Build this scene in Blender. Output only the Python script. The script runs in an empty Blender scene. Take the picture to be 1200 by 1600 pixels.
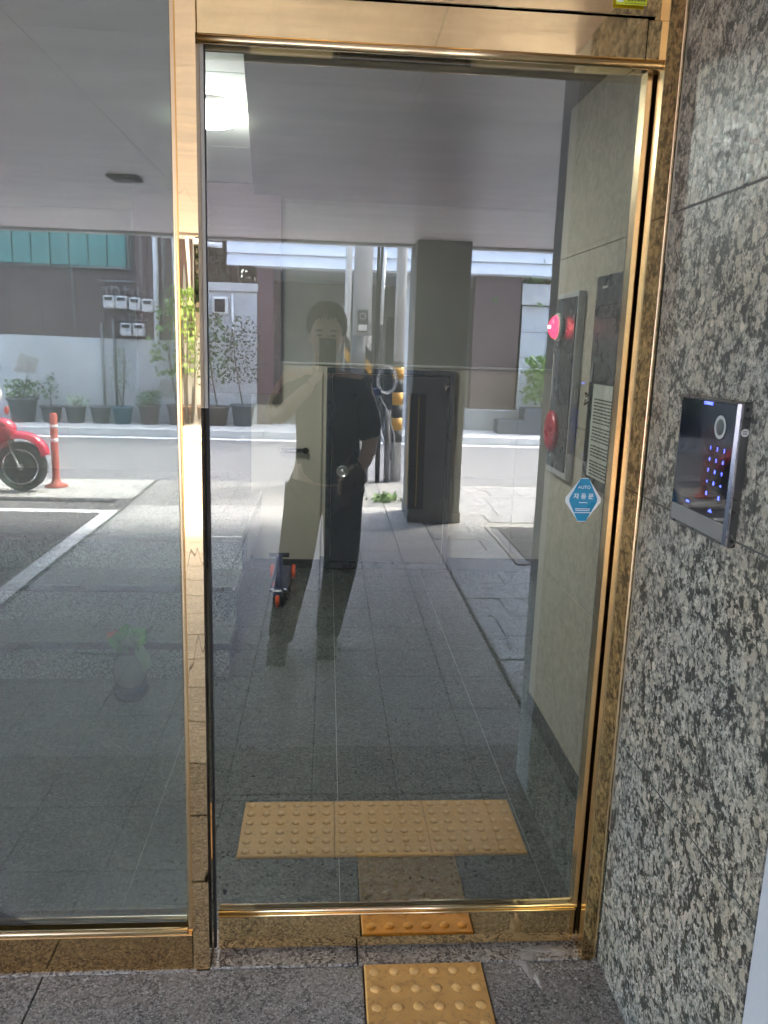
import bpy, bmesh, math, random
from mathutils import Vector, Matrix
random.seed(7)
S = bpy.context.scene
C = S.collection
R = math.radians

# ------------------------------------------------------------ camera
cam = bpy.data.cameras.new('camera'); co = bpy.data.objects.new('camera', cam); C.objects.link(co)
rt = Vector((0.99715963, -0.06860208, 0.03108745))
dn = Vector((0.01628667, -0.20658581, -0.97829292))
fw = Vector((0.07353516, 0.97602052, -0.20488173))
m = Matrix((rt, -dn, -fw)).transposed().to_4x4()
m.translation = Vector((0, -1.745, 1.54))
co.matrix_world = m
cam.sensor_fit = 'VERTICAL'; cam.sensor_height = 36; cam.sensor_width = 27
cam.lens = 36 * 1252 / 1600
cam.clip_start = 0.01; cam.clip_end = 400
S.camera = co
# ------------------------------------------------------------ world, sun, exposure
w = bpy.data.worlds.new('World'); S.world = w; w.use_nodes = True
nt = w.node_tree; nt.nodes.clear()
sky = nt.nodes.new('ShaderNodeTexSky'); sky.sky_type = 'NISHITA'; sky.sun_disc = False
SUN_EL, SUN_AZ = R(58), R(118)
sky.sun_elevation = SUN_EL; sky.sun_rotation = SUN_AZ
sky.dust_density = 4.0; sky.air_density = 1.0
bg = nt.nodes.new('ShaderNodeBackground'); bg.inputs[1].default_value = 0.15
wo = nt.nodes.new('ShaderNodeOutputWorld')
nt.links.new(sky.outputs[0], bg.inputs[0]); nt.links.new(bg.outputs[0], wo.inputs[0])
sl = bpy.data.lights.new('sun', 'SUN'); sl.energy = .9; sl.angle = R(12); sl.color = (1, .96, .9)
so = bpy.data.objects.new('sun', sl); C.objects.link(so)
sd = Vector((math.sin(SUN_AZ) * math.cos(SUN_EL), math.cos(SUN_AZ) * math.cos(SUN_EL), math.sin(SUN_EL)))
so.rotation_euler = sd.to_track_quat('Z', 'Y').to_euler()
S.view_settings.view_transform = 'Standard'; S.view_settings.look = 'None'
S.view_settings.gamma = 1; S.view_settings.use_curve_mapping = False
S.view_settings.exposure = 4.75
S.cycles.use_denoising = True
S.cycles.max_bounces = 10; S.cycles.transparent_max_bounces = 16
S.cycles.sample_clamp_indirect = 6
S.cycles.caustics_refractive = False

# ------------------------------------------------------------ materials
class N:
    def __init__(s, name):
        s.m = bpy.data.materials.new(name); s.m.use_nodes = True
        s.t = s.m.node_tree; s.b = s.t.nodes['Principled BSDF']; s.o = s.t.nodes['Material Output']
    def n(s, typ, **k):
        x = s.t.nodes.new('ShaderNode' + typ)
        for a, v in k.items(): setattr(x, a, v)
        return x
    def l(s, a, b): s.t.links.new(a, b)
    def pos(s, scale=(1, 1, 1), warp=0, ws=8, kind='world'):
        if kind == 'world': g = s.n('NewGeometry').outputs['Position']
        else: g = s.n('TexCoord').outputs['Object']
        mp = s.n('Mapping'); mp.inputs['Scale'].default_value = scale; s.l(g, mp.inputs[0])
        r = mp.outputs[0]
        if warp:
            no = s.n('TexNoise'); no.inputs['Scale'].default_value = ws; no.inputs['Detail'].default_value = 3; s.l(r, no.inputs['Vector'])
            su = s.n('VectorMath', operation='SUBTRACT'); s.l(no.outputs['Color'], su.inputs[0]); su.inputs[1].default_value = (.5, .5, .5)
            sc = s.n('VectorMath', operation='SCALE'); s.l(su.outputs[0], sc.inputs[0]); sc.inputs['Scale'].default_value = warp
            ad = s.n('VectorMath', operation='ADD'); s.l(r, ad.inputs[0]); s.l(sc.outputs[0], ad.inputs[1]); r = ad.outputs[0]
        return r
    def noise(s, v, scale, detail=4, rough=.55, dist=0):
        x = s.n('TexNoise'); x.inputs['Scale'].default_value = scale; x.inputs['Detail'].default_value = detail
        x.inputs['Roughness'].default_value = rough; x.inputs['Distortion'].default_value = dist; s.l(v, x.inputs['Vector']); return x.outputs['Fac']
    def voro(s, v, scale, feat='F1'):
        x = s.n('TexVoronoi', feature=feat); x.inputs['Scale'].default_value = scale; s.l(v, x.inputs['Vector']); return x
    def ramp(s, f, stops, interp='LINEAR'):
        x = s.n('ValToRGB'); cr = x.color_ramp; cr.interpolation = interp
        while len(cr.elements) < len(stops): cr.elements.new(.5)
        for e, (p, c) in zip(cr.elements, stops):
            e.position = p; e.color = (c[0], c[1], c[2], 1) if isinstance(c, tuple) else (c, c, c, 1)
        s.l(f, x.inputs[0]); return x.outputs[0]
    def mix(s, f, a, b, mode='MIX'):
        x = s.n('Mix', data_type='RGBA', blend_type=mode)
        for i, v in ((0, f), (6, a), (7, b)):
            if isinstance(v, (int, float)): x.inputs[i].default_value = v
            elif isinstance(v, tuple): x.inputs[i].default_value = (v[0], v[1], v[2], 1)
            else: s.l(v, x.inputs[i])
        return x.outputs[2]
    def sep(s, c):
        x = s.n('SeparateColor'); s.l(c, x.inputs[0]); return x.outputs
    def bump(s, h, strength=.3, dist=.005):
        x = s.n('Bump'); x.inputs['Strength'].default_value = strength; x.inputs['Distance'].default_value = dist
        s.l(h, x.inputs['Height']); s.l(x.outputs[0], s.b.inputs['Normal'])
    def set(s, col=None, rough=None, metal=None, spec=None):
        for k, v in (('Base Color', col), ('Roughness', rough), ('Metallic', metal), ('Specular IOR Level', spec)):
            if v is None: continue
            if isinstance(v, (int, float)): s.b.inputs[k].default_value = v
            elif isinstance(v, tuple): s.b.inputs[k].default_value = (v[0], v[1], v[2], 1)
            else: s.l(v, s.b.inputs[k])
        return s

M = {}
def plain(name, col, rough=.5, metal=0, var=.12, vs=6, emit=None, es=0, bs=0):
    n = N(name); v = n.pos()
    f = n.noise(v, vs, 5)
    c = n.mix(f, tuple(x * (1 - var) for x in col), tuple(min(1, x * (1 + var)) for x in col))
    n.set(c, n.ramp(n.noise(v, vs * 3, 3), [(.3, max(0, rough - .06)), (.7, min(1, rough + .06))]), metal)
    if bs: n.bump(n.noise(v, 60, 4), bs, .004)
    if emit:
        n.b.inputs['Emission Color'].default_value = (*emit, 1); n.b.inputs['Emission Strength'].default_value = es
    M[name] = n.m; return n.m

def granite(name, big, cols, pink, rough, dust=0, tint=None):
    n = N(name); v = n.pos((1, 1, 1), .012, 60)
    a = n.sep(n.voro(v, big).outputs['Color'])
    base = n.ramp(a[0], [(0, cols[0]), (.26, cols[1]), (.5, cols[2]), (.8, cols[3])], 'CONSTANT')
    if tint:
        nf = n.noise(n.pos((1, 1, 1), .006, 150), big * .52, 8, .78, .4)
        base = n.mix(.82, base, n.ramp(nf, [(.37, cols[0]), (.44, cols[1]), (.48, cols[2]), (.53, cols[3]), (.62, (.60, .585, .53))]))
    fine = n.ramp(n.noise(v, big * 1.6, 5, .7), [(.36, .45), (.5, .95), (.64, 1.35)])
    base = n.mix(1.0, base, fine, 'MULTIPLY')
    bg_ = n.voro(v, big * .33)
    bc = n.sep(bg_.outputs['Color'])
    mk = n.ramp(bc[1], [(.66, 0.0), (.7, 1.0)])
    md = n.ramp(bg_.outputs['Distance'], [(.42, 1.0), (.6, 0.0)])
    mm = n.mix(1.0, mk, md, 'MULTIPLY')
    mm2 = n.mix(1.0, mm, (.72, .72, .72), 'MULTIPLY')
    pk = n.mix(n.noise(v, big * 2.2, 4), tuple(x * .65 for x in pink), pink)
    base = n.mix(mm2, base, pk)
    dk = n.ramp(n.noise(v, big * .8, 3, .6), [(.57, 0.0), (.63, .85)])
    base = n.mix(dk, base, cols[0])
    if tint: base = n.mix(1.0, base, n.ramp(n.noise(n.pos(), 330, 3, .7), [(.35, .62), (.62, 1.22)]), 'MULTIPLY')
    bl = n.ramp(n.noise(n.pos(), 3.5, 3), [(.3, .85), (.7, 1.12)])
    base = n.mix(1.0, base, bl, 'MULTIPLY')
    if dust:
        base = n.mix(n.ramp(n.noise(n.pos(), 7, 6, .65), [(.45, 0.0), (.75, dust)]), base, (.34, .31, .27))
    n.set(base, n.ramp(a[1], [(0, rough), (1, rough + .15)]))
    n.bump(n.noise(v, big, 3), .12, .002)
    M[name] = n.m; return n.m

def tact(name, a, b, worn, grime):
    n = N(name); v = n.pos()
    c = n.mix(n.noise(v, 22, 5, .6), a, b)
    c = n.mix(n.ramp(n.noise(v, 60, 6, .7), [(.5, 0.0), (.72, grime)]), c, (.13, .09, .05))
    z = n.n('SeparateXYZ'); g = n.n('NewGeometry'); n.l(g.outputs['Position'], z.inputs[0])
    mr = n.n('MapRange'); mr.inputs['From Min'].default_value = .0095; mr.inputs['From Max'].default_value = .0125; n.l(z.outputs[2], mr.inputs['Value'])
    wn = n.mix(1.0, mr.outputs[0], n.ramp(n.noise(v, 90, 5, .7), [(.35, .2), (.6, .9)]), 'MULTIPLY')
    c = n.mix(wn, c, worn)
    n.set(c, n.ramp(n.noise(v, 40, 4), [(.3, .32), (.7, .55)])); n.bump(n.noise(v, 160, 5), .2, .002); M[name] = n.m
tact('tactile', (.60, .33, .09), (.74, .42, .13), (.80, .52, .22), .55)
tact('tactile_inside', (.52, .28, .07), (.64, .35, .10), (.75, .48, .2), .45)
granite('granite_floor', 210, ((.10, .097, .088), (.21, .205, .185), (.31, .30, .27), (.40, .385, .35)), (.27, .25, .21), .5, .5)
granite('granite_paver', 160, ((.26, .26, .26), (.36, .36, .36), (.44, .44, .435), (.5, .5, .49)), (.3, .29, .27), .45, .25)
granite('granite_paver_open', 160, ((.15, .15, .15), (.22, .22, .22), (.27, .27, .26), (.33, .33, .32)), (.3, .3, .29), .5, .1)  # open-air rows, toned apart so their daylight balances the roofed rows
granite('granite_sill', 170, ((.07, .06, .05), (.24, .22, .19), (.38, .35, .30), (.50, .47, .41)), (.36, .33, .28), .45, .5)
granite('granite_dark', 150, ((.008, .012, .010), (.032, .04, .034), (.07, .084, .07), (.14, .16, .135)), (.11, .13, .10), .25)
granite('granite_step', 170, ((.10, .11, .10), (.24, .26, .24), (.38, .40, .37), (.52, .54, .5)), (.4, .4, .37), .3)

def granite_coarse():
    n = N('granite_wall'); v = n.pos((1, 1, .9), .010, 70)
    nz = n.noise(n.pos(), 26, 4, .6)
    med = n.voro(v, 112); mc = n.sep(med.outputs['Color'])
    base = n.ramp(mc[0], [(0, (.05, .06, .055)), (.25, (.15, .165, .15)), (.5, (.27, .275, .25)), (.8, (.42, .41, .365)), (1, (.52, .50, .44))])
    small = n.voro(n.pos((1, 1, .9), .008, 160), 230); sc_ = n.sep(small.outputs['Color'])
    base = n.mix(.45, base, n.ramp(sc_[1], [(0, (.03, .038, .034)), (.4, (.20, .21, .19)), (1, (.58, .57, .52))]))
    th = n.n('Math', operation='MULTIPLY_ADD'); n.l(nz, th.inputs[0]); th.inputs[1].default_value = .75; n.l(n.noise(v, 95, 5, .72), th.inputs[2])
    base = n.mix(n.ramp(th.outputs[0], [(.862, 0.0), (.945, .93)]), base, (.036, .040, .038))
    big_ = n.voro(v, 42); bc = n.sep(big_.outputs['Color'])
    msk = n.mix(1.0, n.ramp(bc[1], [(.60, 0.0), (.66, 1.0)]), n.ramp(big_.outputs['Distance'], [(.36, 1.0), (.50, 0.0)]), 'MULTIPLY')
    msk = n.mix(1.0, msk, n.ramp(n.noise(v, 150, 3, .6), [(.34, .25), (.46, .95)]), 'MULTIPLY')
    cc = n.mix(bc[0], (.34, .33, .28), (.55, .52, .46))
    cc = n.mix(1.0, cc, n.ramp(n.noise(v, 200, 4, .65), [(.35, .75), (.65, 1.12)]), 'MULTIPLY')
    base = n.mix(msk, base, cc)
    warm = n.ramp(n.noise(n.pos(), 2.6, 4), [(.42, 0.0), (.7, 1.0)])
    base = n.mix(warm, base, n.mix(1.0, base, (1.08, .99, .88), 'MULTIPLY'))
    base = n.mix(1.0, base, (1.0, .99, .95), 'MULTIPLY')
    n.set(base, n.ramp(mc[1], [(0, .36), (1, .55)]), None, .35)
    n.bump(n.noise(v, 110, 3), .15, .002); M['granite_wall'] = n.m
granite_coarse()
def gold(name, rough=.03, streak=.0, col=(.93, .70, .36), wear=.3, rv=.06):
    n = N(name); v = n.pos()
    st = n.noise(n.pos((90, 90, 3)), 1, 4)
    smudge = n.noise(v, 9, 6, .7)
    c = n.mix(n.ramp(smudge, [(.45, 0.0), (.8, wear)]), col, (.42, .27, .12))
    n.set(c, n.ramp(n.noise(n.pos((1, 1, 1)), 14, 5, .7), [(.4, rough), (.8, rough + rv)]), 1.0)
    if streak:
        h = n.noise(n.pos((14, 14, 1.2)), 1, 2)
        n.bump(h, streak, .02)
    elif streak is not None:
        n.bump(n.noise(v, 5, 2), .03, .01)
    M[name] = n.m
gold('gold'); gold('gold_streak', .012, .05, (.95, .70, .38), .1, .02); gold('gold_bead', .2, None, (.95, .73, .42), .1)
gold('gold_worn', .04, 0, (.72, .5, .24), .8, .08)
gold('steel', .28, None, (.55, .56, .57), .0)

def glass(name, r, tint, rough=0.0, dust=0):
    n = N(name); n.t.nodes.remove(n.b)
    tr = n.n('BsdfTransparent'); tr.inputs[0].default_value = (*tint, 1)
    gl = n.n('BsdfGlossy'); gl.inputs['Roughness'].default_value = rough; gl.inputs[0].default_value = (1, 1, 1, 1)
    if r > 0:
        bp = n.n('Bump'); bp.inputs['Strength'].default_value = .03; bp.inputs['Distance'].default_value = .01
        n.l(n.noise(n.pos((1, 1, 1)), 2.2, 1), bp.inputs['Height']); n.l(bp.outputs[0], gl.inputs['Normal'])
    lw = n.n('Fresnel'); lw.inputs['IOR'].default_value = 1.5
    ma = n.n('Math', operation='MULTIPLY_ADD'); ma.use_clamp = True
    n.l(lw.outputs[0], ma.inputs[0]); ma.inputs[1].default_value = 1.0 if r > 0 else 0.0; ma.inputs[2].default_value = r - .04 if r > 0 else 0
    base = tr.outputs[0]
    if dust:     # thin pale film: dust, plus the milky haze put into the shader
        df = n.n('BsdfDiffuse'); df.inputs[0].default_value = (.72, .70, .67, 1); md = n.n('MixShader')
        n.l(n.ramp(n.noise(n.pos((1, 1, .5)), 2.5, 6, .65), [(.3, dust*.7), (.75, dust*1.35)]), md.inputs[0]); n.l(base, md.inputs[1]); n.l(df.outputs[0], md.inputs[2]); base = md.outputs[0]
    mx = n.n('MixShader'); n.l(ma.outputs[0], mx.inputs[0]); n.l(base, mx.inputs[1]); n.l(gl.outputs[0], mx.inputs[2])
    n.l(mx.outputs[0], n.o.inputs[0]); M[name] = n.m
glass('glass_door', .100, (.82, .85, .80), 0.0, .022); glass('glass_clear', 0, (.96, .97, .96))
glass('glass_side', .085, (.80, .86, .80), .005, .065); glass('glass_side_inner', .02, (.92, .94, .92), .012)
glass('glass_vase', .10, (.55, .68, .78), .1, .35)

def ceiling_mat():
    n = N('ceiling_panel'); v = n.pos((1.0, 3.2, 1), .3, 2)
    f = n.noise(v, 2.4, 5, .6); f2 = n.noise(n.pos(), 1.1, 2)
    c = n.mix(n.ramp(f, [(.35, 0.0), (.68, 1.0)]), (.70, .63, .68), (.90, .84, .86))
    c = n.mix(n.ramp(n.noise(n.pos((.35, 4.5, 1), .5, 1.2), 1.6, 3), [(.38, .55), (.6, 0.0)]), c, (.58, .50, .56))  # street reflections on the glossy panels put into the colour as wavy bands
    c = n.mix(n.ramp(f2, [(.4, 0.0), (.65, .5)]), c, (.80, .66, .70))
    n.set(c, n.ramp(f, [(.3, .3), (.7, .42)]), None, 1.0); n.bump(n.noise(n.pos((.6, 3.5, 1)), 3, 3), .25, .02); M['ceiling_panel'] = n.m
ceiling_mat()
def stamped():
    n = N('rough_stone'); v = n.pos((1, 1, 1), .1, 4)
    f = n.noise(v, 9, 8, .62)
    c = n.mix(f, (.19, .19, .20), (.36, .36, .355)); n.set(c, n.ramp(f, [(.3, .22), (.7, .5)]))
    n.bump(n.noise(v, 11, 7, .6), .8, .012); M['rough_stone'] = n.m
stamped()
def tile():
    n = N('beige_tile'); v = n.pos((3, 3, .7), .25, 3)
    f = n.noise(v, 3, 6, .6)
    n.set(n.mix(f, (.48, .43, .35), (.54, .49, .41)), .26); n.bump(f, .03, .004); M['beige_tile'] = n.m
tile()
def asphalt(name, a, b):
    n = N(name); v = n.pos()
    f = n.noise(v, 3, 6, .6); g = n.noise(v, 160, 3, .6)
    c = n.mix(f, a, b); c = n.mix(.5, c, n.ramp(g, [(.35, .35), (.65, 1.0)]), 'MULTIPLY')
    n.set(c, .85); n.bump(g, .4, .004); M[name] = n.m
asphalt('asphalt', (.13, .135, .15), (.19, .19, .205)); asphalt('bay_asphalt', (.09, .085, .09), (.13, .125, .13))
def plaster(name, a, b, s=2.2):
    n = N(name); v = n.pos((1, 1, .6), .2, 3)
    f = n.noise(v, s, 7, .62)
    n.set(n.mix(n.ramp(f, [(.3, 0.0), (.72, 1.0)]), a, b), .8); n.bump(n.noise(v, 40, 5), .25, .004); M[name] = n.m
plaster('plaster_grey', (.38, .39, .40), (.60, .61, .62), 1.4); plaster('wall_upper', (.20, .20, .17), (.27, .26, .22))
plaster('plaster_white', (.68, .68, .67), (.78, .78, .76)); plaster('concrete', (.24, .24, .23), (.38, .38, .37), 4)
plaster('column_stone', (.15, .15, .145), (.22, .215, .2), 6); plaster('concrete_pole', (.40, .40, .41), (.52, .52, .53), 5)
plaster('kerb', (.42, .42, .42), (.56, .56, .55), 5); plaster('block', (.44, .46, .49), (.58, .6, .62), 3)
plain('brown_clad', (.085, .055, .06), .6); plain('brown_panel', (.10, .062, .062), .6)
plain('teal', (.07, .22, .21), .25, var=.4, vs=3); plain('white_siding', (.70, .73, .78), .5)
plain('black_rubber', (.015, .015, .015), .5); plain('black_gloss', (.012, .016, .022), .15)
plain('panel_black', (.016, .024, .032), .32); plain('panel_black_frame', (.026, .036, .046), .3)
plain('grey_door', (.075, .08, .085), .3); plain('light_steel', (.52, .52, .53), .4, .1)
plain('joint_grey', (.10, .10, .095), .8); plain('grout_light', (.55, .54, .5), .8); plain('grout_dark', (.05, .05, .05), .9); plain('skirting', (.018, .024, .022), .2)
plain('red_plastic', (.45, .012, .02), .3); plain('white_plastic', (.7, .7, .68), .4)
plain('alarm_red', (.7, .01, .03), .15, emit=(1, .02, .06), es=.35); plain('alarm_glint', (1, .3, .3), .3, emit=(1, .25, .3), es=1.5)
plain('paper', (.62, .62, .58), .7, var=.03); plain('ink', (.03, .03, .03), .7)
plain('lamp_shade', (.9, .95, 1), .5, emit=(.95, .97, 1), es=11)
plain('white_paint', (.72, .73, .74), .6, var=.15, vs=12); plain('pvc_white', (.68, .70, .72), .4); plain('pvc_grey', (.16, .16, .17), .5)
plain('yellow_band', (.5, .27, .04), .5); plain('black_band', (.02, .02, .02), .6); plain('orange_plastic', (.42, .075, .05), .55)
plain('pot_dark', (.075, .085, .105), .6); plain('pot_brown', (.13, .10, .09), .6); plain('pot_teal', (.06, .16, .19), .5); plain('soil', (.04, .03, .02), .9)
plain('scooter_red', (.50, .03, .07), .16, var=.05); plain('tyre', (.02, .02, .022), .7); plain('chrome', (.7, .7, .72), .12, 1.0)
plain('navy_plastic', (.02, .03, .09), .35); plain('orange_wheel', (.85, .10, .02), .4)
plain('blue_sticker', (.03, .30, .50), .3, var=.1); plain('white_print', (.8, .85, .85), .4); plain('yellow_label', (.62, .72, .04), .4)
plain('screen_black', (.006, .008, .014), .04); plain('blue_led', (.03, .04, .3), .4, emit=(.10, .14, 1.0), es=.14)
plain('ring_grey', (.42, .46, .46), .35); plain('ring_core', (.09, .10, .10), .6); plain('speaker_grey', (.22, .225, .225), .4, .3)
plain('bezel', (.13, .135, .13), .3, .7); plain('bevel_chrome', (.75, .75, .78), .1, 1.0)
plain('blue_pot', (.008, .03, .07), .2); plain('glass_dark', (.02, .025, .03), .1)
plain('skin', (.72, .50, .39), .5, var=.06); plain('hair', (.015, .012, .01), .6); plain('shirt_black', (.018, .019, .022), .85, bs=.3)
plain('trousers', (.03, .03, .034), .85, bs=.3); plain('shoe', (.03, .03, .03), .6); plain('phone_body', (.012, .012, .014), .15)
plain('bag_brown', (.10, .045, .04), .7); plain('wire', (.03, .03, .035), .6); plain('wire_white', (.3, .31, .33), .5)
plain('wood', (.10, .07, .045), .8); plain('grate_steel', (.14, .14, .15), .5, .5); plain('cream_tone', (.5, .5, .46), .6)
plaster('mortar', (.26, .24, .21), (.46, .44, .40), 30)
def leaf(name, a, b):
    n = N(name); n.set(n.mix(n.noise(n.pos(), 25, 3), a, b), .5)
    n.b.inputs['Subsurface Weight'].default_value = 0; M[name] = n.m
leaf('leaf', (.035, .085, .025), (.09, .17, .05)); leaf('leaf_bright', (.09, .19, .05), (.20, .32, .08)); leaf('leaf_dark', (.02, .045, .025), (.045, .08, .04))
leaf('leaf_red', (.4, .08, .05), (.55, .14, .07)); leaf('leaf_vivid', (.03, .16, .015), (.10, .34, .03)); leaf('leaf_pale', (.22, .34, .2), (.4, .5, .36))

# ------------------------------------------------------------ geometry helpers
class MB:
    def __init__(s): s.v = []; s.f = []; s.mi = []; s.cur = 0; s.mats = []; s.sm = []; s.smooth = False
    def mat(s, name):
        if name not in s.mats: s.mats.append(name)
        s.cur = s.mats.index(name); return s
    def face(s, idx): s.f.append(idx); s.mi.append(s.cur); s.sm.append(s.smooth)
    def box(s, a, b, rot=None, org=None):
        x0, y0, z0 = a; x1, y1, z1 = b; k = len(s.v)
        p = [Vector(q) for q in ((x0,y0,z0),(x1,y0,z0),(x1,y1,z0),(x0,y1,z0),(x0,y0,z1),(x1,y0,z1),(x1,y1,z1),(x0,y1,z1))]
        if rot is not None:
            o = Vector(org or ((x0+x1)/2, (y0+y1)/2, (z0+z1)/2)); p = [rot @ (q - o) + o for q in p]
        s.v += p
        for q in ((0,3,2,1),(4,5,6,7),(0,1,5,4),(1,2,6,5),(2,3,7,6),(3,0,4,7)): s.face([k + i for i in q])
        return s
    def cbox(s, a, b, c):   # chamfered box: top, bottom and sides bevelled by c
        x0, y0, z0 = a; x1, y1, z1 = b; k = len(s.v)
        for z, d in ((z0, c), (z0 + c, 0), (z1 - c, 0), (z1, c)):
            s.v += [Vector(q) for q in ((x0+d,y0+d,z),(x1-d,y0+d,z),(x1-d,y1-d,z),(x0+d,y1-d,z))]
        s.face([k+3, k+2, k+1, k]); s.face([k+12, k+13, k+14, k+15])
        for r in range(3):
            for i in range(4): j = (i + 1) % 4; s.face([k+4*r+i, k+4*r+j, k+4*r+4+j, k+4*r+4+i])
        return s
    def tube(s, pts, r, n=10, cap=True):
        pts = [Vector(p) for p in pts]; rr = r if isinstance(r, (list, tuple)) else [r] * len(pts)
        k = len(s.v); prev = None; sm = s.smooth; s.smooth = True
        for i, p in enumerate(pts):
            d = (pts[min(i+1, len(pts)-1)] - pts[max(i-1, 0)]).normalized()
            if prev is None:
                u = d.cross(Vector((0, 0, 1)));
                if u.length < .01: u = Vector((1, 0, 0))
            else: u = prev - d * prev.dot(d)
            u.normalize(); prev = u; w_ = d.cross(u)
            for j in range(n):
                a = 2 * math.pi * j / n; s.v.append(p + (u * math.cos(a) + w_ * math.sin(a)) * rr[i])
        for i in range(len(pts) - 1):
            for j in range(n):
                q = (j + 1) % n; s.face([k+i*n+j, k+i*n+q, k+(i+1)*n+q, k+(i+1)*n+j])
        s.smooth = False
        if cap:
            s.face([k + j for j in range(n)][::-1]); s.face([k + (len(pts)-1)*n + j for j in range(n)])
        s.smooth = sm; return s
    def lathe(s, prof, org=(0, 0, 0), n=20, ax='z', smooth=True):
        k = len(s.v); o = Vector(org); sm = s.smooth; s.smooth = smooth
        for r, h in prof:
            for j in range(n):
                a = 2 * math.pi * j / n; c, t = math.cos(a) * r, math.sin(a) * r
                s.v.append(o + (Vector((c, t, h)) if ax == 'z' else Vector((h, c, t)) if ax == 'x' else Vector((t, h, c))))
        for i in range(len(prof) - 1):
            for j in range(n):
                q = (j + 1) % n; s.face([k+i*n+j, k+i*n+q, k+(i+1)*n+q, k+(i+1)*n+j])
        s.smooth = False
        if prof[0][0] > 1e-6: s.face([k + j for j in range(n)][::-1])
        if prof[-1][0] > 1e-6: s.face([k + (len(prof)-1)*n + j for j in range(n)])
        s.smooth = sm; return s
    def ball(s, c, r, n=12, m=8, sc=(1, 1, 1)):
        k = len(s.v); sm = s.smooth; s.smooth = True
        for i in range(m + 1):
            t = math.pi * i / m
            for j in range(n):
                a = 2 * math.pi * j / n
                s.v.append(Vector(c) + Vector((math.sin(t)*math.cos(a)*r*sc[0], math.sin(t)*math.sin(a)*r*sc[1], -math.cos(t)*r*sc[2])))
        for i in range(m):
            for j in range(n):
                q = (j + 1) % n; s.face([k+i*n+j, k+i*n+q, k+(i+1)*n+q, k+(i+1)*n+j])
        s.smooth = sm; return s
    def prism(s, pts, axis, a, b):   # polygon extruded along axis; pts are the two other coordinates in order
        k = len(s.v)
        def mk(p, t): return Vector((t, p[0], p[1])) if axis == 'x' else Vector((p[0], t, p[1])) if axis == 'y' else Vector((p[0], p[1], t))
        n = len(pts); s.v += [mk(p, a) for p in pts] + [mk(p, b) for p in pts]
        s.face([k + i for i in range(n)]); s.face([k + n + i for i in range(n)][::-1])
        for i in range(n): j = (i + 1) % n; s.face([k+i, k+n+i, k+n+j, k+j])
        return s
    def leafq(s, p, size, d=None, asp=.45):
        d = d or Vector((random.gauss(0, 1), random.gauss(0, 1), random.gauss(0, .6))).normalized()
        u = d.cross(Vector((random.gauss(0, 1), random.gauss(0, 1), random.gauss(0, 1)))).normalized() * size * asp
        k = len(s.v); p = Vector(p); s.v += [p, p + d*size*.5 + u, p + d*size, p + d*size*.5 - u]; s.face([k, k+1, k+2, k+3])
    def mesh(s, name):
        me = bpy.data.meshes.new(name); me.from_pydata([tuple(v) for v in s.v], [], s.f)
        for mname in (s.mats or ['concrete']): me.materials.append(M[mname])
        me.polygons.foreach_set('material_index', s.mi); me.polygons.foreach_set('use_smooth', s.sm); me.update()
        bm = bmesh.new(); bm.from_mesh(me); bmesh.ops.recalc_face_normals(bm, faces=bm.faces); bm.to_mesh(me); bm.free()
        return me
    def build(s, name, parent=None, **k): return link(name, s.mesh(name), parent, **k)

def link(name, me, parent=None, label=None, cat=None, group=None, kind=None, loc=None):
    o = bpy.data.objects.new(name, me); C.objects.link(o)
    if parent is not None: o.parent = parent
    if loc is not None: o.location = loc
    if label: o['label'] = label
    if cat: o['category'] = cat
    if group: o['group'] = group
    if kind: o['kind'] = kind
    return o
def thing(name, label, cat, group=None, loc=(0, 0, 0), rz=0):
    o = link(name, None, None, label, cat, group, None, loc); o.rotation_euler.z = rz; o.empty_display_size = .1; return o
def struct(name, loc=(0, 0, 0)): return link(name, None, None, kind='structure', loc=loc)
def mb(mat): return MB().mat(mat)
def copy_tree(src, loc, label, rz=0):
    r = src.copy(); C.objects.link(r); r.location = loc; r.rotation_euler.z = rz; r['label'] = label
    for ch in src.children:
        c = ch.copy(); C.objects.link(c); c.parent = r
        for g in ch.children: d = g.copy(); C.objects.link(d); d.parent = c
    return r
_slabs = {}
def slab(name, parent, x0, y0, z0, x1, y1, z1, mat, c=.002, jit=0.0):
    key = (round(x1-x0, 4), round(y1-y0, 4), round(z1-z0, 4), mat, c)
    if key not in _slabs:
        w_, d_, h_ = (x1-x0)/2, (y1-y0)/2, (z1-z0)/2
        _slabs[key] = mb(mat).cbox((-w_, -d_, -h_), (w_, d_, h_), c).mesh(name)
    o = link(name, _slabs[key], parent, loc=((x0+x1)/2, (y0+y1)/2, (z0+z1)/2 + random.uniform(-jit, jit)))
    if jit: o.rotation_euler = (random.uniform(-jit, jit) * 2, random.uniform(-jit, jit) * 2, 0)
    return o
def text(name, body, size, mat, parent, mw, align='CENTER', depth=.0004, bold=0):
    cu = bpy.data.curves.new(name, 'FONT'); cu.body = body; cu.size = size; cu.align_x = align; cu.align_y = 'CENTER'; cu.extrude = depth; cu.offset = bold
    t = bpy.data.objects.new(name + '_src', cu); C.objects.link(t)
    dg = bpy.context.evaluated_depsgraph_get(); dg.update()
    me = bpy.data.meshes.new_from_object(t.evaluated_get(dg)); C.objects.unlink(t); bpy.data.objects.remove(t)
    me.materials.clear(); me.materials.append(M[mat]); me.transform(mw)
    return link(name, me, parent)
# text frames: facing -Y (read from the street) and facing -X (read from the left)
def f_my(x, y, z): return Matrix.Translation((x, y, z)) @ Matrix.Rotation(R(90), 4, 'X')
def f_mx(x, y, z): return Matrix.Translation((x, y, z)) @ Matrix.Rotation(R(-90), 4, 'Z') @ Matrix.Rotation(R(90), 4, 'X')

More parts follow.
